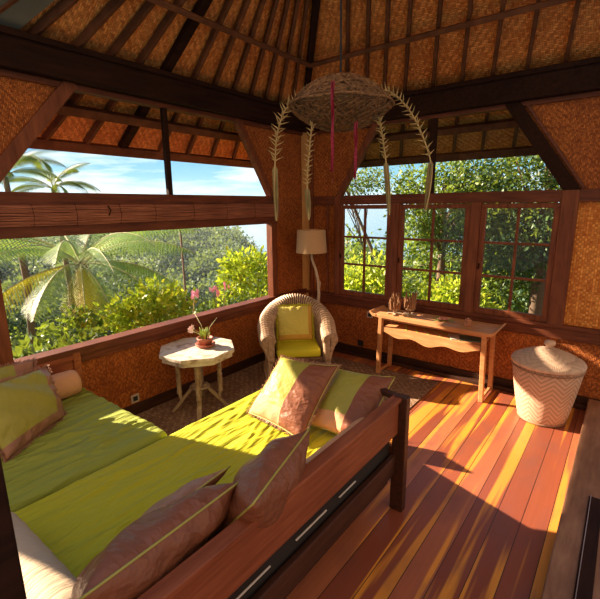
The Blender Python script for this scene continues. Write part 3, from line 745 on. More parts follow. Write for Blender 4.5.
# little carved box
cb_ = empty('carved_box', (-.36, -2.42, .746), .2, 'small reddish carved pot near the right end of the console top', 'box')
M['boxw'] = wood('red_carved_wood', (.36, .13, .07), (.58, .26, .15), .5)
MB().lathe([(.036, 0), (.04, .01), (.037, .05), (.040, .058), (.034, .058), (.030, .01)], 6).build('body', M['boxw'], cb_, bevel=.002)
MB().lathe([(.04, .058), (.036, .068), (.012, .076), (.010, .084)], 6).build('lid', M['boxw'], cb_, bevel=.002)
# things on the shelf
M['mag'] = plain('magazine_cover', (.50, .50, .46), .4, .5, 18); M['mag2'] = plain('dark_magazine_cover', (.10, .16, .12), .4, .5, 18)
for i, (y, r, mm_, lb) in enumerate(((-2.36, .5, 'mag', 'pale magazine lying on the console shelf below the carved pot'), (-2.47, .3, 'mag2', 'dark green magazine lying at the right end of the console shelf'))):
    e = empty('magazine', (-.32, y, .5955+.0008*i), r, lb, 'magazine', 'magazines on the console shelf')
    MB().box((-.10, -.13, 0), (.10, .13, .007)).build('cover', M[mm_], e, bevel=.001)
    MB().box((-.097, -.127, .0015), (.103, .127, .0055)).build('pages', M['pale'], e)
M['strip'] = leafmat('leaf_strip', (.30, .36, .06), (.60, .55, .12), trans=.1)
for i, y in enumerate((-1.72, -1.84, -1.96, -2.08, -2.18)):
    o = MB().box((-.14, -.011, 0), (.14, .011, .003)).build('palm_leaf_strip', M['strip']); o.location = (-.32, y, .5955); o.rotation_euler = (0, 0, .45+.08*i)
    tag(o, ['leftmost green palm-leaf strip', 'second palm-leaf strip from the left', 'middle palm-leaf strip of the five', 'fourth palm-leaf strip from the left', 'rightmost palm-leaf strip, beside the magazines'][i] + ' on the console shelf', 'leaf strip', 'leaf strips on the console shelf')

# ------------------------------------------------------------------ lidded basket
def cyl_weave(name, c1, c2, kind):
    t = NT(name); sep = t.n('ShaderNodeSeparateXYZ'); t.put(sep.inputs[0], t.coord())
    ang = t.math('ARCTAN2', sep.outputs[1], sep.outputs[0]); rad = t.math('SQRT', t.math('ADD', t.math('POWER', sep.outputs[0], 2), t.math('POWER', sep.outputs[1], 2)))
    if kind == 'body':
        z = sep.outputs[2]; rows_ = t.math('DIVIDE', z, .0085); a = t.math('MULTIPLY', ang, 9/PI*1.0)
        zig = t.math('PINGPONG', a, 1.0); band = t.math('FRACT', t.math('ADD', t.math('MULTIPLY', zig, 1.9), t.math('DIVIDE', z, .045)))
        st = t.math('GREATER_THAN', band, .62)
        rowh = t.math('SINE', t.math('MULTIPLY', t.math('FRACT', rows_), PI)); cols = t.math('SINE', t.math('MULTIPLY', t.math('FRACT', t.math('MULTIPLY', ang, 24)), PI))
        hh = t.math('ADD', t.math('MULTIPLY', t.math('MULTIPLY', rowh, cols), .6), t.math('MULTIPLY', st, -.5))
    else:
        rows_ = t.math('DIVIDE', rad, .011); rowh = t.math('SINE', t.math('MULTIPLY', t.math('FRACT', rows_), PI))
        cols = t.math('SINE', t.math('MULTIPLY', t.math('FRACT', t.math('MULTIPLY', ang, 16)), PI))
        st = t.math('GREATER_THAN', t.math('FRACT', t.math('ADD', t.math('MULTIPLY', t.math('PINGPONG', t.math('MULTIPLY', ang, 7/PI), 1.0), 1.5), t.math('DIVIDE', rad, .05))), .6)
        hh = t.math('ADD', t.math('MULTIPLY', t.math('MULTIPLY', rowh, cols), .6), t.math('MULTIPLY', st, -.4))
    n = t.noise(t.mapped(), 25, 3)
    col = t.mix(t.math('MULTIPLY', st, .55 if kind == 'body' else .25), t.mix(n, c1, c2), tuple(x*.45 for x in c1)); t.bump(hh, .8, .006)
    return t.set(Base_Color=col, Roughness=.65)
M['bskb'] = cyl_weave('chevron_rattan', (.60, .34, .22), (.70, .44, .31), 'body')
M['bskl'] = cyl_weave('coiled_rattan_lid', (.55, .36, .25), (.66, .46, .33), 'lid')
M['knob'] = plain('turned_wood_knob', (.62, .40, .28), .5)
M['bound'] = plain('dark_rattan_binding', (.26, .14, .08), .6)
bk = empty('lidded_basket', (-.50, -3.20, 0), 0, 'large pale rattan laundry basket with chevron weave and knobbed lid beside the console table', 'basket')
MB().lathe([(.185, 0), (.20, .015), (.215, .06), (.245, .22), (.275, .40), (.295, .535), (.285, .545), (.27, .53), (.19, .03)], 64).build('body', M['bskb'], bk, smooth=True)
m = MB(); m.tube([(.293*math.cos(a), .293*math.sin(a), .527+.003*math.sin(a*60)) for a in np.linspace(0, 2*PI, 241)], .009, 6, caps=False); m.build('rim_binding', M['bound'], bk, smooth=True); m = MB(); m.tube([(.195*math.cos(a), .195*math.sin(a), .012) for a in np.linspace(0, 2*PI, 61)], .013, 6, caps=False); m.build('foot_binding', M['bound'], bk, smooth=True)
MB().lathe([(.285, .546), (.303, .55), (.306, .575), (.295, .592), (.225, .632), (.215, .628), (.205, .640), (.12, .675), (.045, .695), (.0, .697)], 64).build('lid', M['bskl'], bk, smooth=True)
MB().lathe([(.022, .69), (.026, .715), (.045, .733), (.048, .752), (.040, .765), (.005, .77)], 28).build('knob', M['knob'], bk, smooth=True)

# ------------------------------------------------------------------ floor mat
M['matting'] = weave('seagrass_mat', 'XY', (.20, .11, .07), (.40, .26, .17), .02, 1000, .7, .6)
o = MB().box((-3.3, -2.13, .0015), (-.30, -.04, .009)).build('floor_mat', M['matting']); tag(o, 'brown woven floor mat under the armchair and octagonal table', 'mat')

# ------------------------------------------------------------------ door sill in the near right corner
M['sill'] = wood('worn_sill_wood', (.20, .085, .045), (.36, .18, .10), .5, (1, 6, 6), 4)
o = MB().box((-3.6, -3.78, 0), (-.03, -3.535, .11)).build('trim_70', M['sill'], bevel=.01); struct(o)
M['steel'] = plain('track_steel', (.55, .5, .48), .3, .1, metallic=.8)
tr_ = empty('door_track', (-2.6, -3.66, .11)); struct(tr_)
MB().box((-.9, -.075, 0), (.85, -.0, .012)).build('track_bed', M['beam'], tr_, bevel=.002)
MB().box((-.9, -.012, .012), (.85, -.008, .02)).build('track_rail', M['steel'], tr_)
tr_.name = 'trim_71'

# near post, lower left corner
o = MB().box((-4.68, -2.62, 0), (-4.565, -2.505, 2.96)).build('trim_72', M['beam'], bevel=.008); struct(o)

# ------------------------------------------------------------------ sockets
M['sockf'] = plain('cream_plastic', (.50, .40, .32), .4); M['sockd'] = plain('black_plastic', (.02, .02, .02), .4)
def socket(p, wall, label, fm='sockf'):
    e = empty('wall_socket', p, 0 if wall == 'L' else -PI/2, label, 'socket', 'wall sockets')
    MB().box((-.042, -.012, -.042), (.042, .0, .042)).build('face_plate', M[fm], e, bevel=.004)
    MB().box((-.024, -.015, -.024), (.024, -.0115, .024)).build('socket_insert', M['sockd'], e, bevel=.002)
socket((-2.80, -.0005, .165), 'L', 'pale wall socket on the wicker wall left of the octagonal table')
socket((-.0005, -1.07, .585), 'R', 'socket with black insert high on the wall between armchair and console', 'sockf')
socket((-.0005, -.94, .165), 'R', 'dark low socket near the floor right of the armchair', 'sockd')

# ------------------------------------------------------------------ rolled bamboo blind
M['blind'] = wood('bamboo_blind_slats', (.20, .065, .04), (.52, .20, .12), .6, (1, 40, 40), 5)
bl = empty('bamboo_blind', (-2.3, -.02, 1.95), 0, 'rolled reddish bamboo blind tied up across the big open window', 'blind')
m = MB(); m.box((-1.62, -.045, -.078), (1.68, .045, .078))
for side in (-1, 1):
    for k in range(19):
        z = -.074+.148*k/18; yy = side*(.045+.020*math.cos(z/.08*1.3)); ph = random.uniform(0, 6); x0 = -1.60+random.uniform(-.02, .02)
        pts = [(x0+3.25*i/16, yy+random.uniform(-.004, .004), z+.004*math.sin(ph+i*.9)+random.uniform(-.003, .003)) for i in range(17)]
        m.tube(pts, random.uniform(.0035, .006), 5)
m.build('slat_roll', M['blind'], bl)
for x in (-1.45, -1.2, -.88, -.5, -.15, .3, .75, 1.2):
    MB().tube([(x, 0, .086), (x, -.06, .080), (x+.003, -.075, .0), (x, -.058, -.082), (x, 0, -.088), (x, .058, -.08), (x, .075, 0), (x, .06, .08), (x, 0, .086)], .0018, 5, caps=False).build('tie_cord', M['beam'], bl)
MB().tube([(-.62, -.085, .07), (-.60, -.09, .03), (-.62, -.088, -.01)], .006, 6).build('cleat', M['beam'], bl)

# ------------------------------------------------------------------ pendant
M['vine'] = wood('woven_vine', (.11, .05, .022), (.42, .22, .10), .6, (10, 10, 10))
M['lining'] = wood('woven_lining', (.10, .045, .02), (.40, .22, .10), .7, (60, 60, 60), 3, .8)
M['cord'] = plain('black_cord', (.015, .01, .01), .7)
pd = empty('pendant_lamp', (-2.09, -1.915, 2.69), 0, 'wide lens-shaped woven twig pendant lamp hanging from the roof apex', 'pendant lamp')
MB().tube([(0, 0, .165), (-.01, 0, 1.0), (APX+2.09, 0, 1.93)], .008, 6).build('cord', M['cord'], pd)
def lens(th, f, up_):  # f 0..1 from rim to pole
    r = .375*(1-f); z = (.20 if up_ else -.165)*(1-(1-f)**2.2)
    return V(r*math.cos(th), r*math.sin(th), z)
m = MB()
for k in range(2200):
    up_ = random.random() < .5; th = random.uniform(0, 2*PI); f = 1-math.sqrt(random.uniform(.003, 1)); pts = []
    dth = random.uniform(-.30, .30); df = random.uniform(-.22, .22)
    for i in range(4):
        ff = min(.98, max(0.0, f+df*i/3)); p = lens(th+dth*i/3, ff, up_); pts.append(p*(1+random.uniform(-.02, .012)))
    if (pts[0]-pts[-1]).length > .03: m.tube(pts, random.uniform(.0022, .004), 4, caps=False)
m.tube([(.372*math.cos(a), .372*math.sin(a), .004*math.sin(7*a)) for a in np.linspace(0, 2*PI, 60)], .007, 6, caps=False)
m.build('twig_shell', M['vine'], pd)
m = MB(); nn_ = 48; prof = [tuple(lens(0, k/10, False)*.93) for k in range(10, -1, -1)] + [tuple(lens(0, k/10, True)*.93) for k in range(1, 11)]
m.lathe([(max(.004, p_[0]), p_[2]) for p_ in prof], nn_); m.build('inner_lining', M['lining'], pd, smooth=True)
MB().tube([(0, 0, .17), (0, 0, .05)], .02, 10).build('lamp_holder', M['cord'], pd)
MB().lathe([(.008, -.04), (.03, -.02), (.032, .0), (.018, .035), (.014, .05)], 16).build('bulb', plain('opal_bulb', (.7, .66, .6), .3), pd, smooth=True)

M['dried'] = plain('dried_palm', (.52, .36, .15), .7, .3); M['driedg'] = plain('dried_palm_green', (.28, .22, .09), .7, .4)
def garland(pts, label, spikes, tail, sp=.05):
    c0 = V(*pts[0]); e = empty('palm_garland', c0, 0, label, 'garland', 'plaited palm-leaf garlands hanging from the pendant')
    P = [V(*p)-c0 for p in pts]
    # smooth path
    def cr(t):
        n = len(P)-1; i = min(int(t*n), n-1); u = t*n-i; p0, p1, p2, p3 = P[max(i-1, 0)], P[i], P[i+1], P[min(i+2, n)]
        return .5*((2*p1)+(p2-p0)*u+(2*p0-5*p1+4*p2-p3)*u*u+(3*p1-p0-3*p2+p3)*u**3)
    path = [cr(i/24) for i in range(25)]
    MB().tube(path, [.005]*25, 6).build('plaited_stem', M['dried'], e, smooth=True)
    m = MB(); L = int(spikes*1.1)
    for i in range(L):
        t = i/L*(1-tail); p = cr(t); d = (cr(min(1, t+.02))-p).normalized()
        for k in range(3):
            s = d.orthogonal().normalized(); s.rotate(Matrix.Rotation(k*2.1+i*1.3, 3, d)); dirn = (s - d*.55).normalized()
            side = dirn.cross(d).normalized()
            b = p + dirn*.004; w_ = .007
            m.add([b+side*w_, b-side*w_, b+dirn*sp*.45-side*w_*.8+d*.002, b+dirn*sp, b+dirn*sp*.45+side*w_*.8+d*.002], [(0, 1, 2, 3, 4)])
            m.add([b+d*w_, b-d*w_, b+dirn*sp*.9], [(0, 1, 2)])
    m.build('leaf_spike', M['dried'], e)
    if tail > 0:
        m = MB(); p = cr(1-tail)
        for k in range(6):
            a = k*1.05; q = cr(1); o_ = V(math.cos(a), math.sin(a), 0)*.016
            m.add([p+o_*.4, p+o_*1.2+V(0, 0, -.02), (p+q)/2+o_*1.2, q+o_*.6+V(0, 0, random.uniform(-.03, .02)), (p+q)/2-o_*.1], [(0, 1, 2, 3, 4)])
        m.build('leaf_tail', M['driedg'], e)
garland([(-2.18, -1.78, 2.80), (-2.26, -1.68, 2.76), (-2.35, -1.615, 2.66), (-2.42, -1.60, 2.50), (-2.46, -1.61, 2.32), (-2.51, -1.64, 2.08), (-2.53, -1.67, 1.90)], 'thick spiky pale garland at the left tip of the pendant', 22, .30, .075)
garland([(-2.27, -1.80, 2.60), (-2.32, -1.81, 2.40), (-2.35, -1.81, 2.20), (-2.36, -1.82, 2.05), (-2.385, -1.85, 1.90)], 'slim garland left of centre, ending above the floor lamp', 14, .38, .045)
garland([(-1.96, -2.15, 2.62), (-1.98, -2.20, 2.45), (-2.01, -2.26, 2.2), (-2.04, -2.30, 1.93)], 'straight slim garland right of the red ribbons', 12, .45, .05)
garland([(-1.93, -2.12, 2.80), (-1.87, -2.21, 2.77), (-1.82, -2.31, 2.66), (-1.79, -2.40, 2.50), (-1.775, -2.48, 2.28), (-1.82, -2.50, 2.12), (-1.86, -2.49, 1.96)], 'spiky garland arching out from the right tip of the pendant', 18, .35, .065)
M['ribbon'] = fabric('crimson_ribbon', (.32, .012, .045), None, .5, .2, .3, 20)
for (x, y, z0, z1, lb) in ((-2.46, -2.10, 2.75, 2.14, 'long crimson ribbon hanging through the middle of the pendant'), (-2.34, -2.20, 2.52, 2.12, 'short crimson ribbon right of the longer one')):
    e = empty('ribbon', (x, y, z0), 0, lb, 'ribbon', 'crimson ribbons on the pendant')
    for q in range(3):
        m = MB(); n = 16; vs = []
        for i in range(n+1):
            t_ = i/n; z = -(z0-z1)*t_*(1-.12*q); a = t_*4+q*2; w_ = .009; cx = .006*math.sin(t_*9+q*2)+(.01*q-.01)*t_
            for s in (-1, 1): vs.append((cx+s*w_*math.cos(a), s*w_*math.sin(a)+.006*q, z))
        m.add(vs, [(2*i, 2*i+1, 2*i+3, 2*i+2) for i in range(n)]); m.build('strand', M['ribbon'], e)
# ------------------------------------------------------------------ outside: terrain, forest, garden
def sstep(a, b, x): t = np.clip((x-a)/(b-a), 0, 1); return t*t*(3-2*t)
def terrain_z(x, y):
    d = np.hypot(x, y); az = np.degrees(np.arctan2(y, x))
    ridge = -30 + 19*sstep(40, 50, az) + 1.5*np.sin(az*.35) + 12*sstep(25, 5, az)
    z = -1.5 - 20*sstep(4, 42, d) + (ridge+21.5)*sstep(60, 170, d) - 75*sstep(180, 420, d)
    return z + .9*np.sin(x*.13+1)*np.cos(y*.11)*sstep(10, 40, d)
nr, na = 70, 90
rr = np.concatenate([np.linspace(0, 40, 30), np.geomspace(42, 450, nr-30)]); aa = np.radians(np.linspace(-45, 140, na))
Rg, Ag = np.meshgrid(rr, aa, indexing='ij'); X = Rg*np.cos(Ag); Y = Rg*np.sin(Ag); Z = terrain_z(X, Y)
vs = np.stack([X, Y, Z], -1).reshape(-1, 3); ii, jj = np.meshgrid(np.arange(nr-1), np.arange(na-1), indexing='ij')
fs = np.stack([ii*na+jj, (ii+1)*na+jj, (ii+1)*na+jj+1, ii*na+jj+1], -1).reshape(-1, 4)
M['soil'] = plain('undergrowth_ground', (.035, .06, .018), .9, .5, 3)
struct(npmesh('hillside_ground', vs, fs, M['soil'], smooth=True))
M['sea'] = plain('sea_water', (.03, .12, .20), .12, .1, .02, .05)
o = MB().box((-3000, -3000, -61), (12000, 12000, -60)).build('sea', M['sea']); struct(o)

def leaves(cent, outw, size, asp=.5, droop=.3, g=rng, fold=.25, jit=.9):
    """cent (n,3), outw (n,3) preferred direction; folded leaf of two triangles each"""
    n = len(cent); sz = size*g.uniform(.6, 1.25, (n, 1))
    d = outw + g.normal(0, jit, (n, 3)); d[:, 2] -= droop; d /= np.linalg.norm(d, axis=1, keepdims=True)
    r = g.normal(0, 1, (n, 3)); s = np.cross(d, r); s /= np.linalg.norm(s, axis=1, keepdims=True)
    u = np.cross(s, d); mid = cent + d*sz*.45
    v = np.stack([cent, mid + s*sz*asp*.5 + u*sz*fold*.3, cent + d*sz, mid - s*sz*asp*.5 + u*sz*fold*.3], 1).reshape(-1, 3)
    b = np.arange(n)[:, None]*4
    return v, np.concatenate([b+np.array([[0, 1, 2]]), b+np.array([[0, 2, 3]])], 1).reshape(-1, 3)
def blob_points(c, rad, n, K, spread, g=rng, shell=.75):
    q = g.normal(0, 1, (K, 3)); q /= np.linalg.norm(q, axis=1, keepdims=True)
    q *= g.uniform(shell, 1, (K, 1)) ; q[:, 2] = np.where(q[:, 2] < -.6, -q[:, 2]*.5, q[:, 2])
    k = g.integers(0, K, n); off = g.normal(0, spread, (n, 3))
    p = np.array(c) + (q[k])*np.array(rad) + off
    out = q[k] + off/spread*.3
    return p, out

F = {}
F['dark'] = leafmat('dark_forest_leaf', (.018, .05, .018), (.05, .11, .03), (.13, .2, .04), .25)
F['tree'] = leafmat('green_tree_leaf', (.03, .08, .02), (.09, .17, .03), (.25, .32, .05), .4)
F['lime'] = leafmat('bright_shrub_leaf', (.14, .26, .02), (.42, .50, .03), (.72, .70, .06), .5)
F['fern'] = leafmat('tree_fern_leaf', (.07, .17, .045), (.17, .31, .08), None, .4)
F['fernY'] = leafmat('yellowing_fern_leaf', (.55, .42, .02), (.85, .65, .03), None, .5)
F['palm'] = leafmat('coconut_leaf', (.03, .075, .03), (.09, .15, .05), None, .25)
F['big'] = leafmat('banana_leaf', (.10, .22, .04), (.35, .48, .10), None, .5)
F['far'] = leafmat('far_forest_leaf', (.03, .085, .055), (.08, .16, .09), (.20, .28, .11), .25, .7)  # bluish tint puts distance haze into the leaf colour
M['bark'] = plain('brown_bark', (.14, .09, .06), .9, .4, 20, .5)
M['palebark'] = plain('pale_bark', (.50, .47, .42), .8, .3, 12, .3)

# forest filling the valley and hills: uncountable, one object each
def forest(name, dmin, dmax, n, per, size, rad, mat, label, az0=-10, az1=100):
    g = np.random.default_rng(int(dmin)); az = np.radians(g.uniform(az0, az1, n)); d = np.sqrt(g.uniform(dmin**2, dmax**2, n)) if dmax < 100 else g.uniform(dmin, dmax, n)
    x, y = d*np.cos(az), d*np.sin(az); z = terrain_z(x, y)
    P_, O_ = [], []
    for i in range(n):
        r = rad*g.uniform(.6, 1.35); p, o_ = blob_points((x[i], y[i], z[i]+r*.9), (r, r, r*.95), per, 22, r*.16, g); P_.append(p); O_.append(o_)
    v, f = leaves(np.concatenate(P_), np.concatenate(O_), size, .75, .2, g)
    o = npmesh(name, v, f, mat); tag(o, label, 'forest', kind='stuff'); return o
forest('forest_canopy', 22, 75, 420, 480, .5, 2.2, F['tree'], 'dense green tree canopy filling the valley beyond the garden')
forest('forest_canopy', 75, 215, 1500, 230, .95, 3.6, F['far'], 'distant wooded hillside seen through the windows')
g0 = np.random.default_rng(5)
# low undergrowth right outside
n = 9000; az = np.radians(g0.uniform(-30, 105, n)); d = g0.uniform(2.5, 22, n); x, y = d*np.cos(az), d*np.sin(az)
P_ = np.stack([x, y, terrain_z(x, y)+g0.uniform(0, .9, n)], 1); P_ = P_[(P_[:, 1] > .5) | (P_[:, 0] > .6)]
v, f = leaves(P_, np.tile([0, 0, .9], (len(P_), 1)), .32, .4, 0, g0); o = npmesh('undergrowth', v, f, F['dark']); tag(o, 'dark green undergrowth on the slope below the windows', 'undergrowth', kind='stuff')

def plant(name, loc_, label, cat, group=None): return empty(name, loc_, 0, label, cat, group)
def shrub(c, rad, n, size, mat, label, name='garden_shrub', cat='shrub', K=60, spread=.09, asp=.5, group='leafy shrubs outside', seed=1, bark='bark', base=None, shell=.6):
    g = np.random.default_rng(seed); c = np.array(c, float); bz = float(terrain_z(c[0], c[1])) if base is None else base
    e = plant(name, (c[0], c[1], bz), label, cat, group); rel = c - np.array([c[0], c[1], bz])
    p, o_ = blob_points(rel, rad, n, K, spread, g, shell); v, f = leaves(p, o_, size, asp, .1, g)
    npmesh('foliage', v, f, mat, e)
    m = MB(); h = rel[2]
    for k in range(7):
        a = k*.9; tip = V(rad[0]*.7*math.cos(a), rad[1]*.7*math.sin(a), h+rad[2]*.4*math.sin(k*1.7))
        m.tube([(0.03*math.cos(a), .03*math.sin(a), -.1), (tip.x*.35, tip.y*.35, h*.55), tuple(tip)], [.03*rad[0]+.012, .02*rad[0]+.008, .006], 6)
    m.build('stem', M[bark], e, smooth=True); return e
shrub((-1.42, 1.75, .42), (.68, .45, .50), 2600, .105, F['lime'], 'bright yellow-green leafy shrub outside the big window, just left of the octagonal table', seed=2, K=90, spread=.07, shell=.5)
shrub((.75, 1.9, .62), (.62, .5, .60), 1900, .11, F['lime'], 'bright yellow-green shrub outside the big window, left of the wicker armchair', seed=3, K=70, spread=.07, shell=.5)
shrub((-2.9, 1.4, .0), (.9, .4, .45), 2200, .12, F['dark'], 'dark shrub at the foot of the tree fern, left end of the big window', seed=4, K=70)
shrub((-.2, 1.5, .05), (.7, .35, .4), 1500, .10, F['tree'], 'mid-green shrub low between the two bright shrubs', seed=44, K=60)
shrub((3.2, .9, -.1), (.9, 1.1, .95), 5000, .13, F['lime'], 'yellow-green bush outside the left casement window', seed=6, K=120, spread=.12, shell=.4)
shrub((3.4, -.9, -.35), (.9, 1.2, 1.05), 6000, .13, F['lime'], 'yellow-green bush outside the middle casement window', seed=7, K=140, spread=.12, shell=.4)
shrub((2.9, -2.6, -1.0), (.6, .8, .7), 2500, .14, F['lime'], 'low lime bush at the bottom of the right casement window', seed=8, K=80, spread=.1)
# trees on the right
def tree(c, rad, n, size, mat, label, trunk_r=.12, seed=1, K=160, spread=.22, bark='bark', lean=(0, 0), group='trees outside the casements', asp=.5, shell=.45):
    g = np.random.default_rng(seed); bz = float(terrain_z(c[0]+lean[0], c[1]+lean[1])); b = np.array([c[0]+lean[0], c[1]+lean[1], bz])
    e = plant('tree', tuple(b), label, 'tree', group); rel = np.array(c, float)-b
    q = g.normal(0, 1, (K, 3)); q /= np.linalg.norm(q, axis=1, keepdims=True); q *= g.uniform(shell, 1, (K, 1)); cl = rel + q*np.array(rad)
    k = g.integers(0, K, n); p = cl[k] + g.normal(0, spread, (n, 3)); v, f = leaves(p, q[k], size, asp, .3, g); npmesh('foliage', v, f, mat, e)
    m = MB(); top = V(*rel); m.tube([(0, 0, -.2), (rel[0]*.3+.05, rel[1]*.3, rel[2]*.5), tuple(top*.98), (rel[0], rel[1], rel[2]+rad[2]*.5)], [trunk_r*1.2, trunk_r, trunk_r*.6, trunk_r*.25], 10)
    m.build('trunk', M[bark], e, smooth=True)
    m = MB()
    for i in range(0, K, 5):
        s = V(*(rel*(.6+.35*g.random()))); t_ = V(*cl[i]); md = (s+t_)/2+V(0, 0, .12); m.tube([s, md, t_], [trunk_r*.28, trunk_r*.16, trunk_r*.06], 5)
    m.build('branch', M[bark], e, smooth=True); return e
tree((6.2, -2.1, 1.9), (1.7, 2.2, 2.1), 17000, .125, F['dark'], 'big dark-leaved tree filling the right casement window', .16, 11, 240, .2)
tree((5.6, .0, 2.0), (1.2, 1.4, 1.2), 7000, .12, F['tree'], 'mid-green tree crown above the middle casement window', .10, 12, 140, .16)
tree((8.5, -.3, .6), (1.6, 3.2, 1.9), 12000, .16, F['tree'], 'broad green tree filling the view behind the middle casement', .14, 17, 200, .25)
tree((4.2, 2.0, 2.55), (.7, 1.15, .38), 2000, .085, F['tree'], 'airy branch-tipped tree high outside the left casement', .05, 13, 90, .10, lean=(1.5, -.6))
tree((10, -7.5, 2.5), (3, 4, 3.5), 9000, .22, F['dark'], 'dark tree mass beyond the right end of the casements', .2, 14, 150, .35)
tree((9.5, 5.0, -.6), (2, 2.2, 1.3), 6000, .2, F['tree'], 'distant rounded tree low in the left casement window', .15, 15, 120, .25)

# fronds
def frond_mesh(L, az, rise, droop, pairs, pin, width, mat, parent, curl=0, pinnate=True, g=rng, stalk=.12):
    n = 22; pts = []; p = V(0, 0, 0); a = rise
    for i in range(n+1):
        pts.append(p.copy()); a2 = rise - droop*(i/n)**1.25; p = p + V(math.cos(az)*math.cos(a2), math.sin(az)*math.cos(a2), math.sin(a2))*(L/n)
    vs = []; fs = []
    def q(t):
        k = min(int(t*n), n-1); u = t*n-k; return pts[k].lerp(pts[k+1], u), (pts[k+1]-pts[k]).normalized()
    def tri(a_, b_, c_, d_):
        k = len(vs); vs.extend([a_, b_, c_, d_]); fs.append((k, k+1, k+2)); fs.append((k, k+2, k+3))
    for i in range(pairs):
        t = stalk + (1-stalk)*(i+.5)/pairs; p, d = q(t); side = d.cross(V(0, 0, 1)).normalized(); upv = side.cross(d)
        prof = math.sin(min(1, (t-stalk)/(1-stalk)*1.25+.12)*PI*.5)*(1-((t-stalk)/(1-stalk))**3.0)+.05
        for s in (-1, 1):
            ln = pin*prof*g.uniform(.92, 1.05); dr = (side*s*.93 + d*.38 - upv*.12 - V(0, 0, .40)).normalized()
            if pinnate:     # secondary leaflets
                kn = max(5, int(ln/.0165)); nn = dr.cross(d).normalized(); bx = nn.cross(dr).normalized()
                for j in range(kn):
                    tt = (j+.5)/kn; c_ = p + dr*ln*tt - V(0, 0, .10*ln*tt*tt); w_ = width*(1-tt**1.6)+.004
                    for s2 in (-1, 1):
                        e_ = (bx*s2+dr*.35).normalized(); h_ = dr*.0085
                        tri(c_-h_, c_+e_*w_*.6-h_*.6, c_+e_*w_, c_+h_)
            else:
                c_ = p+dr*ln*.5-V(0, 0, .03*ln); e_ = p+dr*ln-V(0, 0, .22*ln); tri(p-d*.004, c_-d*width, e_, c_+d*width)
    o = npmesh('frond', np.array([tuple(x) for x in vs]), np.array(fs), mat, parent)
    m = MB(); m.tube(pts[::2], [max(.003, .016*(1-i/(len(pts[::2])))) for i in range(len(pts[::2]))], 5)
    mr = m.build('midrib', M['stemg'], o); return o
tf = plant('tree_fern', (-1.62, 3.4, -2.0), 'large tree fern with spreading feathery fronds outside the big window', 'tree fern')

def fern(e, top, specs, L0, pin, width, pairs=34):
    for (azd, rise, droop, L, mt) in specs:
        o = frond_mesh(L0*L, math.radians(azd), math.radians(rise), math.radians(droop*.82), pairs, pin, width, F[mt], e); o.location = (0, 0, top)
specs = [(-20, 38, 70, 1.05, 'fern'), (-42, 42, 82, 1.0, 'fern'), (-62, 30, 72, 1.0, 'fern'), (-85, 40, 85, 1.0, 'fern'), (-104, 28, 74, 1.0, 'fern'), (-122, 36, 84, 1.02, 'fern'), (-142, 30, 70, 1.08, 'fern'),
         (-160, 34, 70, 1.1, 'fern'), (-178, 30, 66, 1.05, 'fern'), (160, 32, 70, 1.0, 'fern'), (130, 40, 75, .9, 'fern'), (85, 45, 80, .9, 'fern'), (45, 45, 75, .95, 'fern'), (10, 40, 68, 1.08, 'fern'),
         (-8, 22, 60, 1.0, 'fern'), (-75, 5, 72, .85, 'fern'), (-115, -8, 66, .85, 'fernY'), (-135, 8, 70, .9, 'fern'), (-50, 8, 72, .85, 'fern'), (-172, 0, 60, .85, 'fernY'), (-96, -15, 60, .8, 'fern'), (-28, 0, 62, .85, 'fern')]
fern(tf, 3.12, specs, 2.1, .50, .021)
m = MB(); m.tube([(0, 0, -.2), (.03, .02, 1.2), (0, 0, 3.15)], [.13, .11, .09], 12)
for k in range(260):
    a = k*2.4; z = .1+3.0*k/260; m.bar((.10*math.cos(a), .10*math.sin(a), z), (.135*math.cos(a), .135*math.sin(a), z+.05), .02, .012)
m.build('trunk', M['bark'], tf)
tf2 = plant('tree_fern', (-3.6, 5.2, -2.4), 'smaller tree fern half hidden behind the large one at the left edge', 'tree fern')
fern(tf2, 3.3, [(k*45+10, 35, 65, 1, 'fern') for k in range(8)], 1.5, .36, .019, 26)
MB().tube([(0, 0, -.2), (0, 0, 3.3)], [.10, .08], 10).build('trunk', M['bark'], tf2, smooth=True)
# coconut palms
def palm(x, y, top, L, label, seed):
    g = np.random.default_rng(seed); bz = float(terrain_z(x, y)); e = plant('coconut_palm', (x, y, bz), label, 'palm', 'coconut palms beyond the window')
    for k in range(13):
        az_ = k*2*PI/13+seed; ri = math.radians(g.uniform(15, 75)); o = frond_mesh(L*g.uniform(.85, 1.1), az_, ri, math.radians(g.uniform(60, 95)), 34, .42, .014, F['palm'], e, pinnate=False, g=g, stalk=.15); o.location = (0, 0, top-bz)
    MB().tube([(0, 0, -.3), (.2, .1, (top-bz)*.5), (0, 0, top-bz)], [.15, .11, .08], 10).build('trunk', M['bark'], e, smooth=True)
palm(.3, 12.0, 3.0, 2.2, 'coconut palm whose dark crown shows at the far left above the blind', 1)
palm(2.5, 14.0, 2.75, 2.1, 'coconut palm whose drooping crown shows above the blind, right of the darker one', 4)
palm(17.0, 26.0, .6, 2.6, 'pale distant palm in the valley, centre of the big window', 7)
tk = plant('slender_tree', (-2.35, 2.3, -1.6), 'slender pale trunk beside the tree fern, left part of the big window', 'tree')
MB().tube([(0, 0, 0), (.03, .02, .9), (-.02, 0, 1.75)], [.055, .05, .045], 10).build('trunk', M['palebark'], tk, smooth=True)
v, f = leaves(*blob_points((0, 0, 1.9), (.35, .35, .25), 500, 20, .08), .11, .5, .2); npmesh('foliage', v, f, F['tree'], tk)
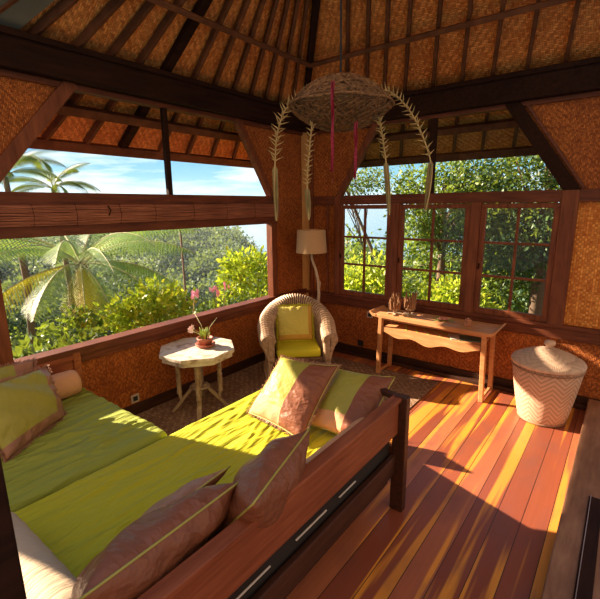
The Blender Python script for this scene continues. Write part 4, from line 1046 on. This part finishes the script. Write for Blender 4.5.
# flowering plants just outside the sill
def strap_plant(c, n, L, w_, mat, label, name, cat, flowers=0, h=.5, fm='petal', group=None, seed=1):
    g = np.random.default_rng(seed); e = plant(name, c, label, cat, group)
    for k in range(n):
        az_ = g.uniform(0, 2*PI); a = math.radians(g.uniform(45, 85)); ln = L*g.uniform(.6, 1.1); p = V(0, 0, 0); vs = []; d = V(math.cos(az_), math.sin(az_), 0); s = V(-d.y, d.x, 0)
        for i in range(8):
            ww = w_*math.sin((.12+.88*(1-i/7))*PI*.5); vs += [p+s*ww, p-s*ww]; aa_ = a-math.radians(70)*(i/7)**1.5; p = p+(d*math.cos(aa_)+V(0, 0, math.sin(aa_)))*ln/7
        m = MB(); m.add(vs, [(2*i, 2*i+1, 2*i+3, 2*i+2) for i in range(7)]); m.build('leaf', mat, e, smooth=True)
    for k in range(flowers):
        az_ = g.uniform(0, 2*PI); t_ = V(.12*math.cos(az_), .12*math.sin(az_), h*g.uniform(.85, 1.1)); m = MB(); m.tube([(0, 0, 0), tuple(t_*.5+V(0, 0, .05)), tuple(t_)], [.005, .004, .003], 5); st_ = m.build('flower_stem', M['stemg'], e)
        m = MB()
        for q in range(5): flower(m, t_+V(*g.normal(0, .022, 3)), .035, q)
        m.build('flower', M[fm], st_)
strap_plant((-1.55, .75, .10), 12, .7, .018, F['fern'], 'strap-leaved orchid with pink flowers outside the sill, left of the potted orchid', 'orchid_plant', 'orchid', 2, .85, 'petal', 'orchids outside the sill', 5)
strap_plant((-.95, .75, .05), 20, .8, .02, F['palm'], 'grey-green spiky plant with pink flowers outside the sill, right of the potted orchid', 'orchid_plant', 'orchid', 3, .85, 'petal', 'orchids outside the sill', 6)
strap_plant((3.6, 2.3, -1.3), 7, 2.6, .20, F['big'], 'broad-leaved banana plant outside the left casement window', 'banana_plant', 'banana plant', seed=9)

# thin valley haze lying over the wooded hills
hz = bpy.data.materials.new('valley_haze'); hz.use_nodes = True; ht = hz.node_tree; ht.nodes.remove(ht.nodes['Principled BSDF'])
vs_ = ht.nodes.new('ShaderNodeVolumeScatter'); vs_.inputs['Color'].default_value = (.72, .86, 1, 1); vs_.inputs['Density'].default_value = .0006; vs_.inputs['Anisotropy'].default_value = .3
ht.links.new(vs_.outputs[0], ht.nodes['Material Output'].inputs['Volume'])
o = MB().box((14, 14, -58), (420, 420, 14)).build('haze', hz); tag(o, 'pale blue haze hanging over the distant wooded hills', 'haze', kind='stuff')
# ------------------------------------------------------------------ light, sky, camera
su = bpy.data.lights.new('sun', 'SUN'); su.energy = SUN = 16.0; su.color = (1.0, .80, .55); su.angle = math.radians(.8)
so = bpy.data.objects.new('sun', su); C.objects.link(so); so.location = (-4, 9, 8)
so.rotation_euler = V(.28, -.96, -.45).to_track_quat('-Z', 'Y').to_euler()
w = bpy.data.worlds.new('sky'); bpy.context.scene.world = w; w.use_nodes = True; t = w.node_tree; bg = t.nodes['Background']
class WT(NT):
    def __init__(s): s.t = t
x = WT(); co = x.coord('Generated'); sep = x.n('ShaderNodeSeparateXYZ'); x.put(sep.inputs[0], co); z = sep.outputs[2]
sky = x.ramp(z, [(0, (.46, .66, .76)), (.07, (.20, .46, .64)), (.25, (.05, .24, .44)), (1, (.06, .22, .5))])
zz = x.math('MAXIMUM', z, .03); cb = x.n('ShaderNodeCombineXYZ')
az_ = x.math('ARCTAN2', sep.outputs[1], sep.outputs[0])
x.put(cb.inputs[0], x.math('MULTIPLY', az_, 1.6)); x.put(cb.inputs[1], x.math('MULTIPLY', z, 11.0))
cl = x.noise(cb.outputs[0], 1.9, 7, .58)
cf = x.ramp(cl, [(.47, (0, 0, 0)), (.68, (1, 1, 1))])
col = x.mix(cf, sky, (.84, .88, .90))
# added warm fill: unseen sky behind the view tinted to warm the room
away = x.math('ADD', x.math('MULTIPLY', sep.outputs[0], -.62), x.math('MULTIPLY', sep.outputs[1], -.78))
col = x.mix(x.ramp(away, [(.0, (0, 0, 0)), (.45, (1, 1, 1))]), col, (.62, .42, .26))
t.links.new(col, bg.inputs[0]); bg.inputs[1].default_value = 1.15

cam = bpy.data.cameras.new('camera'); co_ = bpy.data.objects.new('camera', cam); C.objects.link(co_)
yaw, pit, rol, fpx = .664, .219, -.011, 420.087
d = V(math.cos(yaw)*math.cos(pit), math.sin(yaw)*math.cos(pit), -math.sin(pit)); r = V(math.sin(yaw), -math.cos(yaw), 0); u = r.cross(d)
r2 = r*math.cos(rol)+u*math.sin(rol); u2 = u*math.cos(rol)-r*math.sin(rol)
Mx = Matrix((r2, u2, -d)).transposed().to_4x4(); Mx.translation = V(-4.813, -3.66, 2.0); co_.matrix_world = Mx
cam.sensor_width = 36; cam.lens = fpx*36/600; cam.clip_start = .02; cam.clip_end = 20000
sc = bpy.context.scene; sc.camera = co_
sc.view_settings.view_transform = 'Standard'; sc.view_settings.look = 'None'; sc.view_settings.gamma = 1; sc.view_settings.use_curve_mapping = False
sc.view_settings.exposure = .5
sc.cycles.use_denoising = True; sc.cycles.max_bounces = 10; sc.cycles.diffuse_bounces = 5; sc.cycles.transparent_max_bounces = 12; sc.cycles.sample_clamp_indirect = 6
